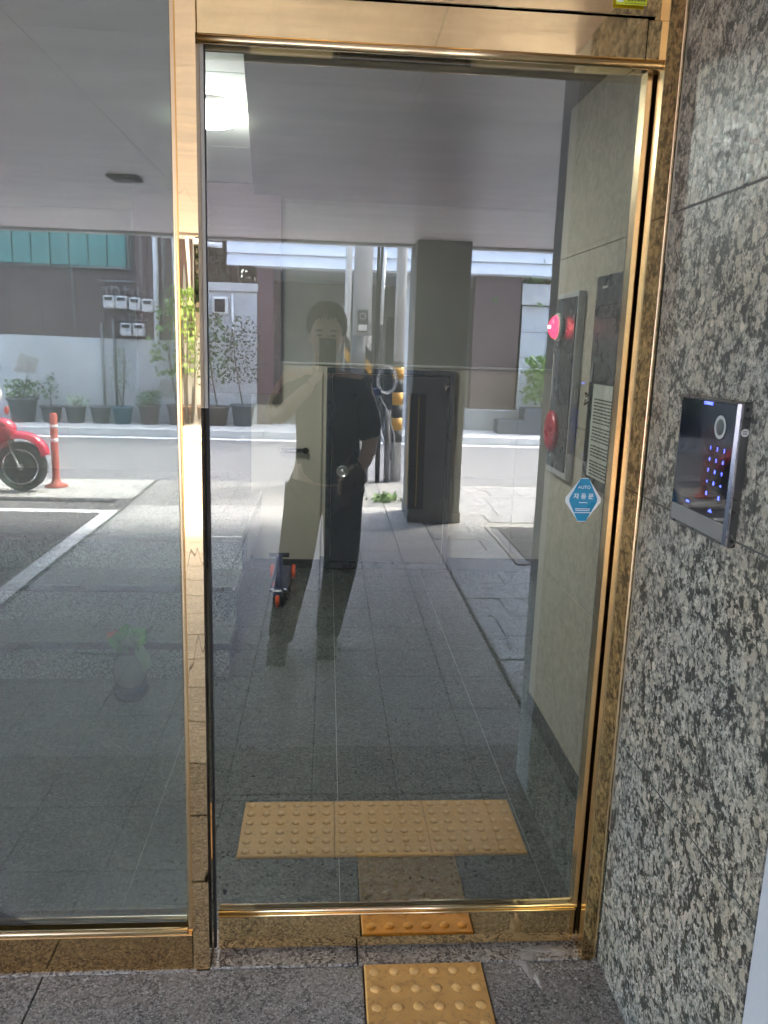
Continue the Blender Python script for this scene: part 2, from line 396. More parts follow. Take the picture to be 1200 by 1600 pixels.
# ============================================================ GROUND AND STREET
g = mb('bay_asphalt').box((-60, -60, -.6), (60, 60, -.03)).build('ground', kind='structure')
rd = mb('asphalt').box((-40, -10.95, -.03), (40, -7.06, -.006)).build('road', kind='structure')
ln = mb('white_paint').box((-40, -10.93, -.006), (40, -10.72, -.002)).build('road_line', kind='structure')
kb = struct('kerb')
for i in range(-12, 13):
    slab('kerb_stone', kb, i*1.0+.004, -11.12, -.03, i*1.0+.996, -10.955, .12, 'kerb', .012)
pv2 = mb('kerb').box((-40, -12.3, -.03), (40, -11.125, .115)).build('far_pavement', kind='structure')

# forecourt pavers: 0.30 x 0.33 m granite, joints recessed
fc = struct('forecourt_pavement')
mb('grout_dark').box((-1.86, -7.04, -.03), (.885, .0, -.007)).build('paver_bed', fc)
xs = [-1.83 + .3 * i for i in range(10)]      # ... -0.03+..
for i, x0 in enumerate(xs):
    x1 = min(x0 + .3, .87)
    for j in range(21):
        y1 = -.335 * j; y0 = y1 - .335
        if x1 - x0 < .05: continue
        if j == 0: continue
        mname = 'granite_floor' if j < 3 else 'granite_paver' if j < 17 else 'granite_paver_open'  # paver tone steps by row to offset light under and beyond the ceiling
        slab('paver', fc, x0+.003, y0+.003, -.03, x1-.003, y1-.003 if j else -.001, 0, mname, .002, .0006)
for x0, x1 in ((-1.83, -1.33), (-1.33, -.67), (-.67, .115), (.4175, .87)):
    slab('paver', fc, x0+.002, -.333, -.03, x1-.002, -.001, 0, 'granite_floor', .002)
# rough stone slabs to the right
st = struct('stone_pavement')
mb('concrete').box((.885, -7.04, -.03), (5.6, -.0, -.006)).build('stone_bed', st)
y = -.02; r_ = 0
while y > -6.9:
    d = random.choice((.22, .33, .33, .44)); x = .89 - random.uniform(0, .3)
    while x < 4.4:
        L = random.choice((.33, .45, .6, .8)); a, b = max(x, .89), min(x + L, 4.4)
        if y - d < -3.68 and y > -4.92:
            if a < 1.39 < b: b = 1.39
            elif a < 2.33 < b: a = 2.33
            elif a >= 1.39 and b <= 2.33: b = a
        if b - a > .05:
            slab('stone_slab', st, a+.002, max(y-d, -7.03)+.002, -.03, b-.002, y-.002, random.uniform(-.002, .003), 'rough_stone', .004)
        x += L
    y -= d; r_ += 1
# drain cover in the stone slabs
dc = thing('drain_cover', 'round-cornered steel drain cover with raised bars set in the rough stone paving', 'drain cover', loc=(1.86, -4.3, 0))
q = mb('grate_steel'); q.cbox((-.42, -.58, -.03), (.42, .58, -.004), .01); q.build('cover_plate', dc)
q = mb('grate_steel')
for i in range(18): q.cbox((-.36, -.52 + i*.06, -.004), (.36, -.49 + i*.06, .006), .002)
q.build('raised_bars', dc); q = mb('concrete')
for a, b in (((-.46, -.62), (.46, -.585)), ((-.46, .585), (.46, .62)), ((-.46, -.585), (-.425, .585)), ((.425, -.585), (.46, .585))): q.box((*a, -.03), (*b, .002))
q.build('frame', dc)
# parking bay on the left
mb('bay_asphalt').box((-9, -7.04, -.03), (-1.862, 0, -.008)).build('parking_bay', kind='structure')
q = mb('white_paint'); q.box((-1.99, -5.45, -.008), (-1.87, -1.0, -.003)); q.box((-9, -5.45, -.008), (-1.995, -5.33, -.003))
q.build('bay_marking', kind='structure')
mb('concrete').box((-9, -7.03, -.008), (-1.87, -5.98, -.002)).build('pavement_strip', kind='structure')
dr = thing('drain_channel', 'long slotted steel drain channel running across the front of the parking bay', 'drain')
mb('black_rubber').box((-9, -5.95, -.008), (-2.0, -5.82, -.003)).build('channel', dr)
for i in range(70):
    slab('grate_bar', dr, -9+i*.1, -5.94, -.003, -9+i*.1+.055, -5.83, .004, 'grate_steel', .001)

# ============================================================ OUR BUILDING: ceiling over the forecourt, walls
cl = struct('ceiling')
mb('joint_grey').box((-9, -5.4, 2.404), (6, -.05, 2.5)).build('ceiling_bed', cl)
for i in range(-6, 5):
    for j in range(5):
        slab('ceiling_panel', cl, i*1.2+.001 + .3, -5.4+j*1.07+.001, 2.4, i*1.2+1.199+.3, -5.4+(j+1)*1.07-.001, 2.412, 'ceiling_panel', .001)
up = mb('plaster_grey').box((-9, -5.45, 2.5), (6, 1.1, 5.2)).build('upper_storeys', kind='structure')
mb('plaster_grey').box((-9, -5.52, 2.38), (6, -5.405, 2.75)).build('ceiling_edge_beam', kind='structure')
sm = thing('ceiling_vent', 'small dark square vent set in the forecourt ceiling', 'vent', loc=(-1.13, -3.0, 2.4))
mb('grout_dark').cbox((-.09, -.07, -.02), (.09, .07, 0), .01).build('vent_body', sm)
q = mb('grey_door')
for i in range(4): q.box((-.07, -.05+i*.028, -.026), (.07, -.04+i*.028, -.02))
q.build('louvre', sm)
# column with corner guards
cm = thing('concrete_column', 'square grey stone column holding up the forecourt ceiling near the road', 'column')
mb('column_stone').cbox((.735, -5.60, 0), (1.19, -5.06, 2.4), .006).build('shaft', cm)
mb('column_stone').cbox((.725, -5.61, 0), (1.20, -5.05, .10), .006).build('plinth', cm)
gd = mb('black_rubber').box((.722, -5.22, .12), (.734, -5.048, 1.13)).box((.734, -5.06, .12), (.86, -5.048, 1.13)).build('corner_guard', cm)
q = mb('yellow_band'); q.box((.719, -5.20, .14), (.7215, -5.12, 1.11)); q.box((.79, -5.0475, .14), (.80, -5.045, 1.11)); q.build('guard_stripe', cm)

# granite return wall at the right (X = 0.72)
gw = thing('granite_wall', 'speckled grey granite slab wall to the right of the glass door', 'wall')
mb('joint_grey').box((.7215, -.633, -.03), (.90, .0, 2.6)).build('wall_core', gw)
zz = [0.002, .617, 1.219, 1.829, 2.44]
for a, b in zip(zz, zz[1:]):
    mb('granite_wall').cbox((.72, -.634, a + .002), (.7335, -.001, b - .002), .0012).build('granite_slab', gw)
mb('granite_wall').cbox((.72, -.634, 2.444), (.733, -.001, 3.0), .0015).build('granite_slab', gw)
mb('block').cbox((.722, -.80, -.0), (.90, -.636, 2.4), .004).build('wall_end', gw)
# building front wall beyond glazing
mb('granite_wall').box((.90, -.06, 0), (5.6, .08, 2.4)).build('front_wall_right', kind='structure')
mb('granite_wall').box((-9, -.02, 0), (-2.3, .10, 2.4)).build('front_wall_left', kind='structure')
mb('plaster_grey').box((5.6, -7.0, -.03), (5.9, .1, 5.5)).build('side_wall', kind='structure')

# ============================================================ ENTRANCE FRAME
fr = thing('entrance_frame', 'polished gold metal frame around the glass entrance, with post, jamb and lintel', 'door frame')
# post between side window and door
mb('gold_streak').cbox((-.307, .0, .0), (-.268, .11, 2.75), .0015).build('post', fr)
def half_round(x0, x1, y, z0, z1, name, mat='gold_bead'):
    pts = []; n = 8; r = (x1 - x0) / 2; cx = (x0 + x1) / 2
    for i in range(n + 1): a = math.pi * i / n; pts.append((cx - r * math.cos(a), y - r * .8 * math.sin(a)))
    q = mb(mat); q.prism(pts, 'z', z0, z1); return q.build(name, fr)
half_round(-.3205, -.3075, .012, .118, 2.75, 'post_bead')
mb('gold').cbox((-.320, .012, .10), (-.3075, .10, 2.75), .001).build('post_return', fr)
# right jamb, corner bead
mb('gold_worn').cbox((.678, .0, .0), (.708, .12, 2.75), .001).build('jamb', fr)
half_round(.7085, .7195, .006, .0, 2.75, 'jamb_bead')
mb('gold_bead').box((.6765, -.002, .0), (.678, .03, 2.75)).build('jamb_edge', fr)
# lintel
mb('gold').cbox((-.267, .016, 2.128), (.640, .12, 2.205), .0015).build('lintel_lower', fr)
mb('gold').cbox((-.267, .011, 2.207), (.655, .12, 2.36), .0015).build('lintel_upper', fr)
mb('gold').cbox((.642, .016, 2.128), (.6775, .12, 2.203), .0015).build('lintel_end', fr)
mb('gold').box((.656, .022, 2.204), (.6765, .12, 2.36)).build('lintel_corner', fr)
mb('gold').box((-.267, .03, 2.362), (.677, .12, 2.75)).build('lintel_top', fr)
q = mb('gold_bead'); q.smooth = True
q.tube([(-.266, .014, 2.118), (.676, .014, 2.118)], .009, 10); q.build('lintel_bead', fr)
# side window
sw = thing('side_window', 'fixed double-glazed window left of the door in a gold frame', 'window')
mb('glass_side').box((-2.28, .028, .117), (-.3075, .0285, 2.75)).build('outer_pane', sw)
me = mb('glass_side_inner').box((-.99, -.0003, -1.33), (.99, .0003, 1.33)).mesh('inner_pane')
ip = link('inner_pane', me, sw, loc=(-1.30, .048, 1.445)); ip.rotation_euler.z = R(-.32)
mb('gold_worn').cbox((-2.28, .0, 0), (-.309, .10, .100), .002).build('sill_rail', sw)
q = mb('gold_bead'); q.smooth = True; q.tube([(-2.28, .006, .108), (-.3215, .006, .108)], .0085, 10); q.build('sill_bead', sw)
q = mb('steel').box((-2.2, .031, .113), (-.33, .046, .121)); q.build('spacer_strip', sw)
q = mb('grout_dark')
for i in range(150): q.box((-1.2+i*.0058, .030, .1215), (-1.2+i*.0058+.003, .031, .1235))
q.build('spacer_perforation', sw, kind='stuff')
mb('gold').box((-2.30, .0, 0), (-2.28, .10, 2.75)).build('far_post', sw)
# automatic door leaf
dl = thing('glass_door', 'sliding automatic glass door leaf with gold bottom rail and slim gold stile', 'door')
mb('glass_door').box((-.264, .0600, .128), (.662, .0604, 2.15)).build('glass', dl)
mb('black_rubber').box((-.2655, .057, .014), (-.2585, .070, 2.13)).build('edge_seal', dl)
mb('cream_tone').box((-.2675, .050, 1.39), (-.2605, .0555, 2.12)).build('edge_reflection', dl)  # pale strip added as the reflection along the upper door edge
mb('gold').cbox((-.2515, .050, .016), (.668, .086, .118), .0015).build('bottom_rail', dl)
q = mb('gold_bead'); q.smooth = True
q.tube([(-.251, .050, .124), (.668, .050, .124)], .006, 10); q.tube([(-.251, .047, .113), (.668, .047, .113)], .003, 8); q.build('rail_bead', dl)
mb('gold_bead').cbox((.660, .046, .118), (.672, .082, 2.12), .002).build('stile', dl)
mb('black_rubber').box((.672, .075, .016), (.678, .12, 2.12)).build('gap_strip', dl)  # dark strip built in place of the dark gap beside the stile
q = mb('black_rubber'); q.lathe([(.0045, 0), (.0045, -.006)], (-.236, .0595, .178), 14, 'y'); q.build('floor_bolt', dl)
# threshold
th = struct('threshold')
mb('granite_sill').cbox((-.267, .001, -.03), (.10, .135, .004), .002).build('sill_stone', th)
mb('granite_sill').cbox((.104, .001, -.03), (.72, .135, .004), .002).build('sill_stone', th)
# mortar smears and grit along the foot of the frame
random.seed(31)
ms = thing('mortar_smears', 'pale dried mortar smears and crumbs on the sill below the right end of the door', 'mortar')
def blob(q, cx, cy, z, rx, ry, h=.003):
    k = len(q.v); n = 44; q.v.append(Vector((cx, cy, z + h)))
    ph = [random.uniform(0, 6.28) for _ in range(4)]
    for i in range(n):
        a = 2*math.pi*i/n; f = 1 + .3*math.sin(2*a+ph[0]) + .2*math.sin(3*a+ph[1]) + .14*math.sin(7*a+ph[2]) + random.uniform(-.12, .12)
        q.v.append(Vector((cx + rx*f*math.cos(a), cy + ry*f*math.sin(a), z - .0005)))
    for i in range(n): q.face([k, k+1+i, k+1+(i+1) % n])
for cx, cy, z, rx, ry in ((.56, .03, .0045, .045, .022), (.53, -.012, .0008, .022, .030), (.63, .028, .0045, .030, .012), (.55, -.06, .0008, .012, .022)):
    q = mb('mortar'); blob(q, cx, cy, z, rx, ry); q.build('smear', ms)
q = mb('mortar')
for i in range(170):
    x = random.choice((random.uniform(-1.2, -.28), random.uniform(.45, .70))); r = random.uniform(.0012, .004)
    q.ball((x, random.uniform(-.03, -.004) - (random.random()**4)*.15, .001), r, 6, 4, (1.3, 1, .5))
q.build('crumbs', ms, kind='stuff')
cf = mb('granite_sill'); 
for i in range(40): cf.cbox((-2.3+i*.05, -.006-random.uniform(0, .004), -.001), (-2.3+i*.05+.05, .001, .004+random.uniform(0, .004)), .0012)
cf.build('caulk_line', sw, kind='stuff')
# blue diamond sticker on the door
stx, stz = .602, 1.198
sk = thing('diamond_sticker', 'small blue diamond sticker with white Korean lettering stuck on the door glass', 'sticker')
def diamond(mat, w_, h_, y0, y1, cut=.16):
    q = mb(mat); p = [(-w_*cut, h_), (w_*cut, h_), (w_, h_*cut*.5), (w_, -h_*cut*.5), (w_*cut, -h_), (-w_*cut, -h_), (-w_, -h_*cut*.5), (-w_, h_*cut*.5)]
    q.prism([(stx + a, stz + b) for a, b in p], 'y', y0, y1); return q
diamond('white_print', .042, .052, .0585, .0595, .2).build('backing', sk)
q = mb('blue_sticker'); p = [(-.010, .050), (.010, .050), (.033, .004), (.033, -.004), (.010, -.050), (-.010, -.050), (-.033, -.004), (-.033, .004)]
q.prism([(stx + a, stz + b) for a, b in p], 'y', .0575, .0584); q.build('blue_face', sk)
text('lettering', 'AUTO', .0105, 'white_print', sk, f_my(stx, .0572, stz + .030))
text('lettering', '자 동 문', .0145, 'white_print', sk, f_my(stx, .0572, stz + .008), bold=.0003)
q = mb('white_print')
for i, (w_, z_) in enumerate(((.010, -.006), (.018, -.021), (.017, -.025), (.020, -.030))): q.box((stx-w_, .0568, stz+z_-.0009), (stx+w_, .0574, stz+z_+.0009))
q.build('small_print', sk)
# yellow label on the lintel
yl = thing('yellow_label', 'small yellow-green printed label stuck on the gold lintel at the top right', 'label')
mb('yellow_label').box((.565, .0015, 2.222), (.629, .0035, 2.262)).build('label_face', yl)
q = mb('ink')
for i in range(16): q.box((.590+i*.0022, .0008, 2.228 + (i % 3)*.0012), (.590+i*.0022+.0013, .0015, 2.258))
q.box((.583, .0008, 2.224), (.6265, .0014, 2.2248)); q.build('barcode', yl)
q = mb('white_print'); q.box((.567, .0008, 2.226), (.580, .0014, 2.260)); q.build('white_box', yl)

# ============================================================ TACTILE TILES
def tactile(x0, y0, x1, y1, z, mat, parent, name='tactile_tile', n=6, r=.0135):
    q = mb(mat); q.cbox((x0, y0, z - .02), (x1, y1, z), .003); dx = (x1-x0)/n; dy = (y1-y0)/n
    for i in range(n):
        for j in range(n):
            q.lathe([(r, 0), (r*.85, .003), (r*.45, .0048), (0, .0052)], (x0+(i+.5)*dx, y0+(j+.5)*dy, z), 14)
    return q.build(name, parent)
t1 = thing('tactile_paving', 'single yellow tactile tile with raised domes outside the door', 'tactile tile')
tactile(.117, -.3315, .4155, -.002, .007, 'tactile', t1)
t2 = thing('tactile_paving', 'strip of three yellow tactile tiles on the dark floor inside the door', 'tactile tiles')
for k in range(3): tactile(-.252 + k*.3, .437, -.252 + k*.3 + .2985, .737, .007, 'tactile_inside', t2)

# ============================================================ LOBBY
fl = struct('lobby_floor')
mb('grout_light').box((-2.6, .135, -.03), (2.7, 5.9, -.003)).build('floor_bed', fl)
for i in range(-4, 4):
    for j in range(8):
        x0 = .06 + i*.6; y0 = .24 + (j-1)*.515 + .515 * 0
        y0 = .241 + .5135 * (j - 0) ; y1 = y0 + .5135
        slab('floor_tile', fl, x0+.001, y0+.001, -.02, x0+.599, y1-.001, 0, 'granite_dark', .0008, .0002)
for i in range(-4, 4): slab('floor_tile', fl, .061 + i*.6, .137, -.02, .659 + i*.6, .240, 0, 'granite_dark', .0008)
mb('granite_dark').box((-2.6, 4.35, -.02), (2.7, 5.9, 0)).build('floor_far', fl)
# right tiled wall
rw = struct('tiled_wall')
mb('grout_light').box((.902, .12, 0), (1.05, 1.445, 2.5)).build('wall_bed', rw)
ysp = [.19 - .05, .79, 1.445]
for a, b in zip(ysp, ysp[1:]):
    for c, d in ((.085, .665), (.665, 1.27), (1.27, 1.88), (1.88, 2.49)):
        slab('wall_tile', rw, .895, a+.0012, c+.0012, .903, b-.0012, d-.0012, 'beige_tile', .0008)
mb('skirting').box((.890, .12, 0), (.9018, 1.447, .083)).build('skirting', rw)
for c, d in ((.0, .665), (.665, 1.27), (1.27, 1.88), (1.88, 2.49)): slab('wall_tile', rw, .904, 1.4455, c+.001, 1.05, 1.453, d-.001, 'beige_tile', .0008)
mb('beige_tile').box((1.05, 1.35, 0), (2.7, 1.45, 2.5)).build('corridor_front_wall', kind='structure')
mb('beige_tile').box((2.7, 1.3, 0), (2.8, 3.8, 2.5)).build('corridor_end_wall', kind='structure')
# back wall
bw = struct('back_wall')
mb('grout_light').box((-.50, 3.66, 0), (2.7, 3.8, 1.40)).build('back_wall_bed', bw)
for i in range(6):
    a = -.50 + i*.6; b = min(a + .6, 2.7)
    for c, d in ((.085, .66), (.66, 1.395)):
        if b - a > .1: slab('wall_tile', bw, a+.001, 3.65, c+.001, b-.001, 3.661, d-.001, 'beige_tile', .0008)
mb('skirting').box((-.50, 3.645, 0), (2.7, 3.66, .083)).build('skirting', bw)
mb('wall_upper').box((-.36, 3.67, 1.405), (2.7, 3.8, 2.5)).build('upper_wall', bw)
mb('cream_tone').cbox((-.36, 3.63, 1.395), (2.7, 3.68, 1.41), .002).build('ledge', bw)
# lobby ceiling: dark bulkheads added to bound the bright white strip round the lamp
mb('wall_upper').prism([(-.27, .92), (2.7, .92), (2.7, 3.8), (-.49, 3.8)], 'z', 2.42, 2.47).build('lobby_bulkhead_right', kind='structure')
mb('wall_upper').prism([(-2.7, .92), (-.49, .92), (-.86, 3.8), (-2.7, 3.8)], 'z', 2.42, 2.47).build('lobby_bulkhead_left', kind='structure')
mb('wall_upper').box((-2.7, .12, 2.42), (2.7, .918, 2.47)).build('lobby_bulkhead_front', kind='structure')
lc = struct('lobby_ceiling')
for k, (a, b) in enumerate(((.3, 1.42), (1.42, 2.56), (2.56, 3.5))): slab('ceiling_panel', lc, -1.2, a+.002, 2.475, -.1, b-.002, 2.49, 'plaster_white', .003)
mb('wall_upper').box((-2.7, .12, 2.492), (2.9, 6.1, 2.55)).build('ceiling_slab', kind='structure')
mb('brown_panel').box((-1.2, 3.52, 1.2), (-.30, 3.60, 2.475)).build('brown_wall', kind='structure')
mb('wall_upper').box((-2.7, 6.0, 0), (2.9, 6.1, 2.49)).build('rear_wall', kind='structure')
mb('wall_upper').box((-2.6, 4.42, 0), (-.50, 4.5, 2.42)).build('stair_rear_wall', kind='structure')
mb('wall_upper').box((-2.7, .12, 0), (-2.6, 6.0, 2.42)).build('lobby_side_wall', kind='structure')
# stairs
ss = thing('granite_stairs', 'speckled granite stairs rising at the left behind the glass', 'stairs')
for k in range(3):
    y0 = 1.77 + k*.29; z1 = .18*(k+1)
    a = mb('granite_step').cbox((-2.55, y0, 0 if k == 0 else z1-.19), (-.43, y0+.03, z1-.035), .001).build('riser', ss)
    mb('granite_dark').cbox((-2.55, y0-.012, z1-.034), (-.425, y0+.30, z1), .003).build('tread', ss)
mb('granite_dark').box((-2.55, 2.65, .30), (-.43, 4.42, .54)).build('landing', ss)
# stairwell lamp
lp = thing('ceiling_lamp', 'round glowing white lamp on the white lobby ceiling at the top left', 'lamp', loc=(-.50, 1.86, 2.475))
mb('white_plastic').lathe([(.15, 0), (.15, -.015)], (0, 0, 0), 32).build('lamp_base', lp)
mb('lamp_shade').lathe([(.12, -.0155), (.130, -.035), (.12, -.058), (.08, -.072), (0, -.078)], (0, 0, 0), 32).build('lamp_shade', lp)
# utility cabinet on the back wall
uc = thing('utility_cabinet', 'wide black steel utility cabinet door low on the beige back wall', 'cabinet', loc=(0, 3.6, 0))
q = mb('panel_black_frame')
for a, b in (((.0, .02), (.035, 1.38)), ((.815, .02), (.85, 1.38)), ((.035, 1.345), (.815, 1.38)), ((.035, .02), (.815, .055))): q.cbox((a[0], 0, a[1]), (b[0], .05, b[1]), .002)
q.build('frame', uc)
cd = mb('panel_black').cbox((.04, .012, .06), (.81, .045, 1.34), .003).build('door', uc)
q = mb('steel'); q.lathe([(.042, 0), (.042, -.012), (.034, -.016), (.030, -.006), (.012, -.006), (.010, -.018), (0, -.018)], (.115, .012, .69), 24, 'y'); q.build('round_lock', cd)
q = mb('chrome'); q.cbox((.775, -.004, 1.27), (.805, .012, 1.28), .002); q.cbox((.786, -.004, 1.25), (.794, .012, 1.31), .002); q.build('hinge', cd)
mb('panel_black_frame').cbox((.06, .004, .015), (.86, .03, .022), .001).build('drip_edge', uc)
# lever handle on the beige service door
sdv = thing('service_door', 'beige flush service door left of the black cabinet with a black lever handle', 'door', loc=(0, 3.6, 0))
mb('beige_tile').cbox((-.49, .022, .07), (-.03, .048, 1.39), .003).build('door_leaf', sdv)
q = mb('black_rubber'); q.tube([(-.30, -.02, .83), (-.14, -.02, .83)], .014, 10); q.ball((-.135, -.02, .83), .022); q.tube([(-.29, -.02, .83), (-.29, .03, .83)], .011, 10); q.build('lever_handle', sdv)
# fire hydrant box on the right wall
fb = thing('fire_alarm_box', 'wall box with dark door, red dome light and red alarm disc', 'alarm box')
mb('light_steel').cbox((.868, 1.08, 1.075), (.894, 1.335, 1.745), .002).build('steel_case', fb)
mb('grey_door').cbox((.863, 1.092, 1.10), (.8678, 1.325, 1.725), .0015).build('door', fb)
q = mb('light_steel'); q.cbox((.855, 1.29, 1.37), (.8625, 1.297, 1.52), .001); q.build('pull_handle', fb)
q = mb('white_plastic'); q.lathe([(.052, 0), (.052, -.012), (.045, -.016)], (.862, 1.27, 1.622), 24, 'x'); al = q.build('alarm_base', fb)
q = mb('alarm_red'); q.lathe([(.042, -.0165), (.038, -.026), (.024, -.036), (0, -.040)], (.862, 1.27, 1.622), 24, 'x'); q.build('dome', al)
mb('alarm_glint').ball((.8205, 1.262, 1.622), .006).build('dome_glint', al)  # glowing bead modelled as the bright glint on the dome
q = mb('red_plastic'); q.lathe([(.078, 0), (.078, -.012), (.055, -.020), (.035, -.014), (0, -.016)], (.862, 1.262, 1.235), 28, 'x'); q.build('alarm_disc', fb)
# letter cabinet nearer the glass
mc = thing('letter_cabinet', 'dark grey wall cabinet with slots, ring handle and printed notice', 'cabinet')
mb('grey_door').cbox((.872, .42, 1.10), (.894, .905, 1.775), .002).build('cabinet_body', mc)
for z_ in (1.64, 1.66, 1.68):
    mb('black_rubber').box((.8705, .70, z_), (.8718, .86, z_+.004)).build('letter_slot', mc)
q = mb('chrome'); pts = [(.862, .885+.0*math.cos(a), 1.375) for a in (0,)]
ring = [(.866 - .012*abs(math.sin(a)), .880 + .016*math.cos(a), 1.385 + .020*math.sin(a)) for a in [2*math.pi*i/16 for i in range(17)]]
q.tube(ring, .0025, 6, False); q.build('ring_handle', mc)
mb('light_steel').box((.866, .868, 1.44), (.8715, .873, 1.50)).build('catch', mc)
mb('white_plastic').box((.8690, .80, 1.735), (.8715, .84, 1.742)).build('name_plate', mc)
nb = thing('printed_notice', 'white sheet with four blocks of black printed lines taped to the dark cabinet', 'notice')
mb('paper').box((.8685, .635, 1.135), (.8705, .848, 1.435)).build('sheet', nb)
q = mb('ink')
for blk, (zt, rows) in enumerate(((1.385, 8), (1.295, 5), (1.235, 4), (1.185, 5))):
    for r in range(rows):
        z_ = zt - r*.0105
        yy = .825
        while yy > .66:
            L = random.uniform(.012, .035); q.box((.8678, max(yy-L, .655), z_), (.8684, yy, z_+.0045)); yy -= L + .006
q.build('printed_lines', nb, kind='stuff')

# kick scooter with orange wheels on the lobby floor
ks = thing('kick_scooter', 'small navy kick scooter with orange wheels parked on the lobby floor', 'scooter', loc=(-.27, 2.9, 0))
q = mb('navy_plastic'); q.cbox((-.055, -.02, .065), (.055, .50, .09), .008); q.build('deck', ks)
for x_, y_ in ((0.0, -.10), (-.07, .50), (.07, .50)):
    wv = mb('orange_wheel').lathe([(.035, -.013), (.047, -.009), (.047, .009), (.035, .013)], (x_, y_, .048), 18, 'x').build('wheel', ks)
    mb('white_plastic').lathe([(.014, -.0145), (.014, .0145)], (x_, y_, .048), 12, 'x').build('hub', wv)
q = mb('navy_plastic'); q.tube([(0, -.05, .08), (0, -.02, .16), (0, .05, .28)], .022, 10); q.cbox((-.03, -.13, .07), (.03, -.02, .115), .008); q.build('stem', ks)
q = mb('red_plastic'); q.cbox((-.04, .02, .091), (.0, .10, .096), .001); q.build('badge', ks)
q = mb('black_rubber'); q.tube([(-.06, .05, .28), (.06, .05, .28)], .014, 8); q.build('handlebar', ks)

# glass jar with plant
pj = thing('potted_jar_plant', 'small plant in a round glass jar on a blue dish inside the side window', 'plant', loc=(-.83, 1.58, 0))
mb('blue_pot').lathe([(.060, 0), (.072, .02), (.075, .045), (.070, .05), (0, .05)], (0, 0, 0), 28).build('dish', pj)
mb('glass_vase').lathe([(.045, .052), (.066, .08), (.074, .12), (.066, .17), (.040, .205), (.036, .22)], (0, 0, 0), 28).build('jar', pj)
q = mb('pvc_grey')
q.lathe([(.0, .205), (.045, .207), (.042, .235), (.0, .236)], (0, 0, 0), 20); q.build('collar', pj)
q = mb('leaf_vivid')
for i in range(110):
    a = random.uniform(0, 6.28); rr = random.uniform(0, .03)
    q.leafq((math.cos(a)*rr, math.sin(a)*rr, .23 + random.uniform(0, .03)), random.uniform(.05, .08), Vector((math.cos(a)*.8-.25, math.sin(a)*.8, random.uniform(.1, 1.0))).normalized(), .5)
q.mat('leaf_red')
for i in range(12):
    a = random.uniform(2.2, 4.2); q.leafq((math.cos(a)*.03-.02, math.sin(a)*.02, .25 + random.uniform(0, .03)), .05, Vector((math.cos(a), math.sin(a)*.5, .35)).normalized(), .4)
q.build('foliage', pj)
q = mb('leaf_pale')
for dx, dz in ((.02, 0), (.035, .012)):
    k = len(q.v); q.v += [Vector(p) for p in ((dx, -.03, .235+dz), (dx+.03, -.03, .24+dz), (dx+.072, -.04, .15+dz), (dx+.045, -.04, .135+dz))]; q.face([k, k+1, k+2, k+3])
q.build('drooping_leaf', pj)

# ============================================================ INTERCOM KEYPAD on the granite wall
kp = thing('door_keypad', 'black glass touch keypad with blue digits and chrome edge on the granite wall', 'intercom')
Y0, Y1, Z0, Z1 = -.425, -.196, 1.207, 1.463
mb('bezel').cbox((.7055, Y0, Z0), (.7198, Y1, Z1), .003).build('housing', kp)
q = mb('speaker_grey'); q.cbox((.6995, Y0+.010, Z0+.008), (.7055, Y1-.004, Z0+.040), .0012); q.build('lower_plate', kp)
mb('screen_black').cbox((.6993, Y0+.010, Z0+.0405), (.7055, Y1-.004, Z1-.006), .0008).build('screen', kp)
q = mb('bevel_chrome'); q.prism([(.699, Y0+.0095), (.7055, Y0+.0095), (.7055, Y0+.002), (.7025, Y0+.002)], 'z', Z0+.004, Z1-.004); q.build('chrome_edge', kp)
q = mb('bezel'); q.cbox((.6993, Y1-.0038, Z0+.004), (.7055, Y1-.001, Z1-.004), .0008); q.box((.6995, Y0+.010, Z1-.0058), (.7055, Y1-.004, Z1-.002)); q.box((.6995, Y0+.010, Z0+.004), (.7055, Y1-.004, Z0+.0078)); q.build('trim', kp)
yc = -.364
q = mb('ring_grey'); n_ = 32
def ringx(q, cy, cz, r0, r1, x, h=.0006):
    k = len(q.v)
    for r in (r0, r1):
        for i in range(n_): a = 2*math.pi*i/n_; q.v.append(Vector((x - h, cy + r*math.cos(a), cz + r*math.sin(a))))
    for i in range(n_): j = (i+1) % n_; q.face([k+i, k+j, k+n_+j, k+n_+i])
    return q
zr = 1.414
ringx(q, yc, zr, .0145, .021, .6990).build('ring_light', kp)
q = mb('ring_core'); q.lathe([(.0143, .0), (.0143, -.0004), (.007, -.00045), (0, -.0005)], (.6990, yc, zr), 28, 'x'); q.build('sensor', kp)
text('brand_lettering', 'COMMAX', .0078, 'blue_led', kp, f_mx(.6988, -.310, 1.4525), bold=.0002)
keys = [['1', '2', '3'], ['4', '5', '6'], ['7', '8', '9'], ['×', '0', '◂']]
for r, row in enumerate(keys):
    for c_, ch in enumerate(row):
        yy = -.337 - c_*.0255; z_ = 1.374 - r*.0207
        if ch == '◂':
            q = mb('blue_led'); q.prism([(yy+.0035, z_), (yy-.003, z_+.0024), (yy-.003, z_-.0024)], 'x', .6984, .6990); q.build('key_digit', kp)
        else: text('key_digit', ch, .0098, 'blue_led', kp, f_mx(.6988, yy, z_))
q = mb('blue_led')
def bell(q, y, z):
    for a in ((-.0022, -.0022, .0022, .0022), (-.0008, .0022, .0008, .0036), (-.0034, -.0036, .0034, -.0026)): q.box((.6984, y+a[0], z+a[1]), (.6990, y+a[2], z+a[3]))
bell(q, -.340, 1.291); bell(q, -.387, 1.290)
for k in range(3): q.box((.6984, -.266-k*.0046, 1.2600), (.6990, -.2627-k*.0046, 1.2640))
for k, h_ in enumerate((.0025, .006, .0045, .002)): q.box((.6984, -.3675+k*.0036, 1.259), (.6990, -.3655+k*.0036, 1.259+h_))
q.build('key_icons', kp, kind='stuff')
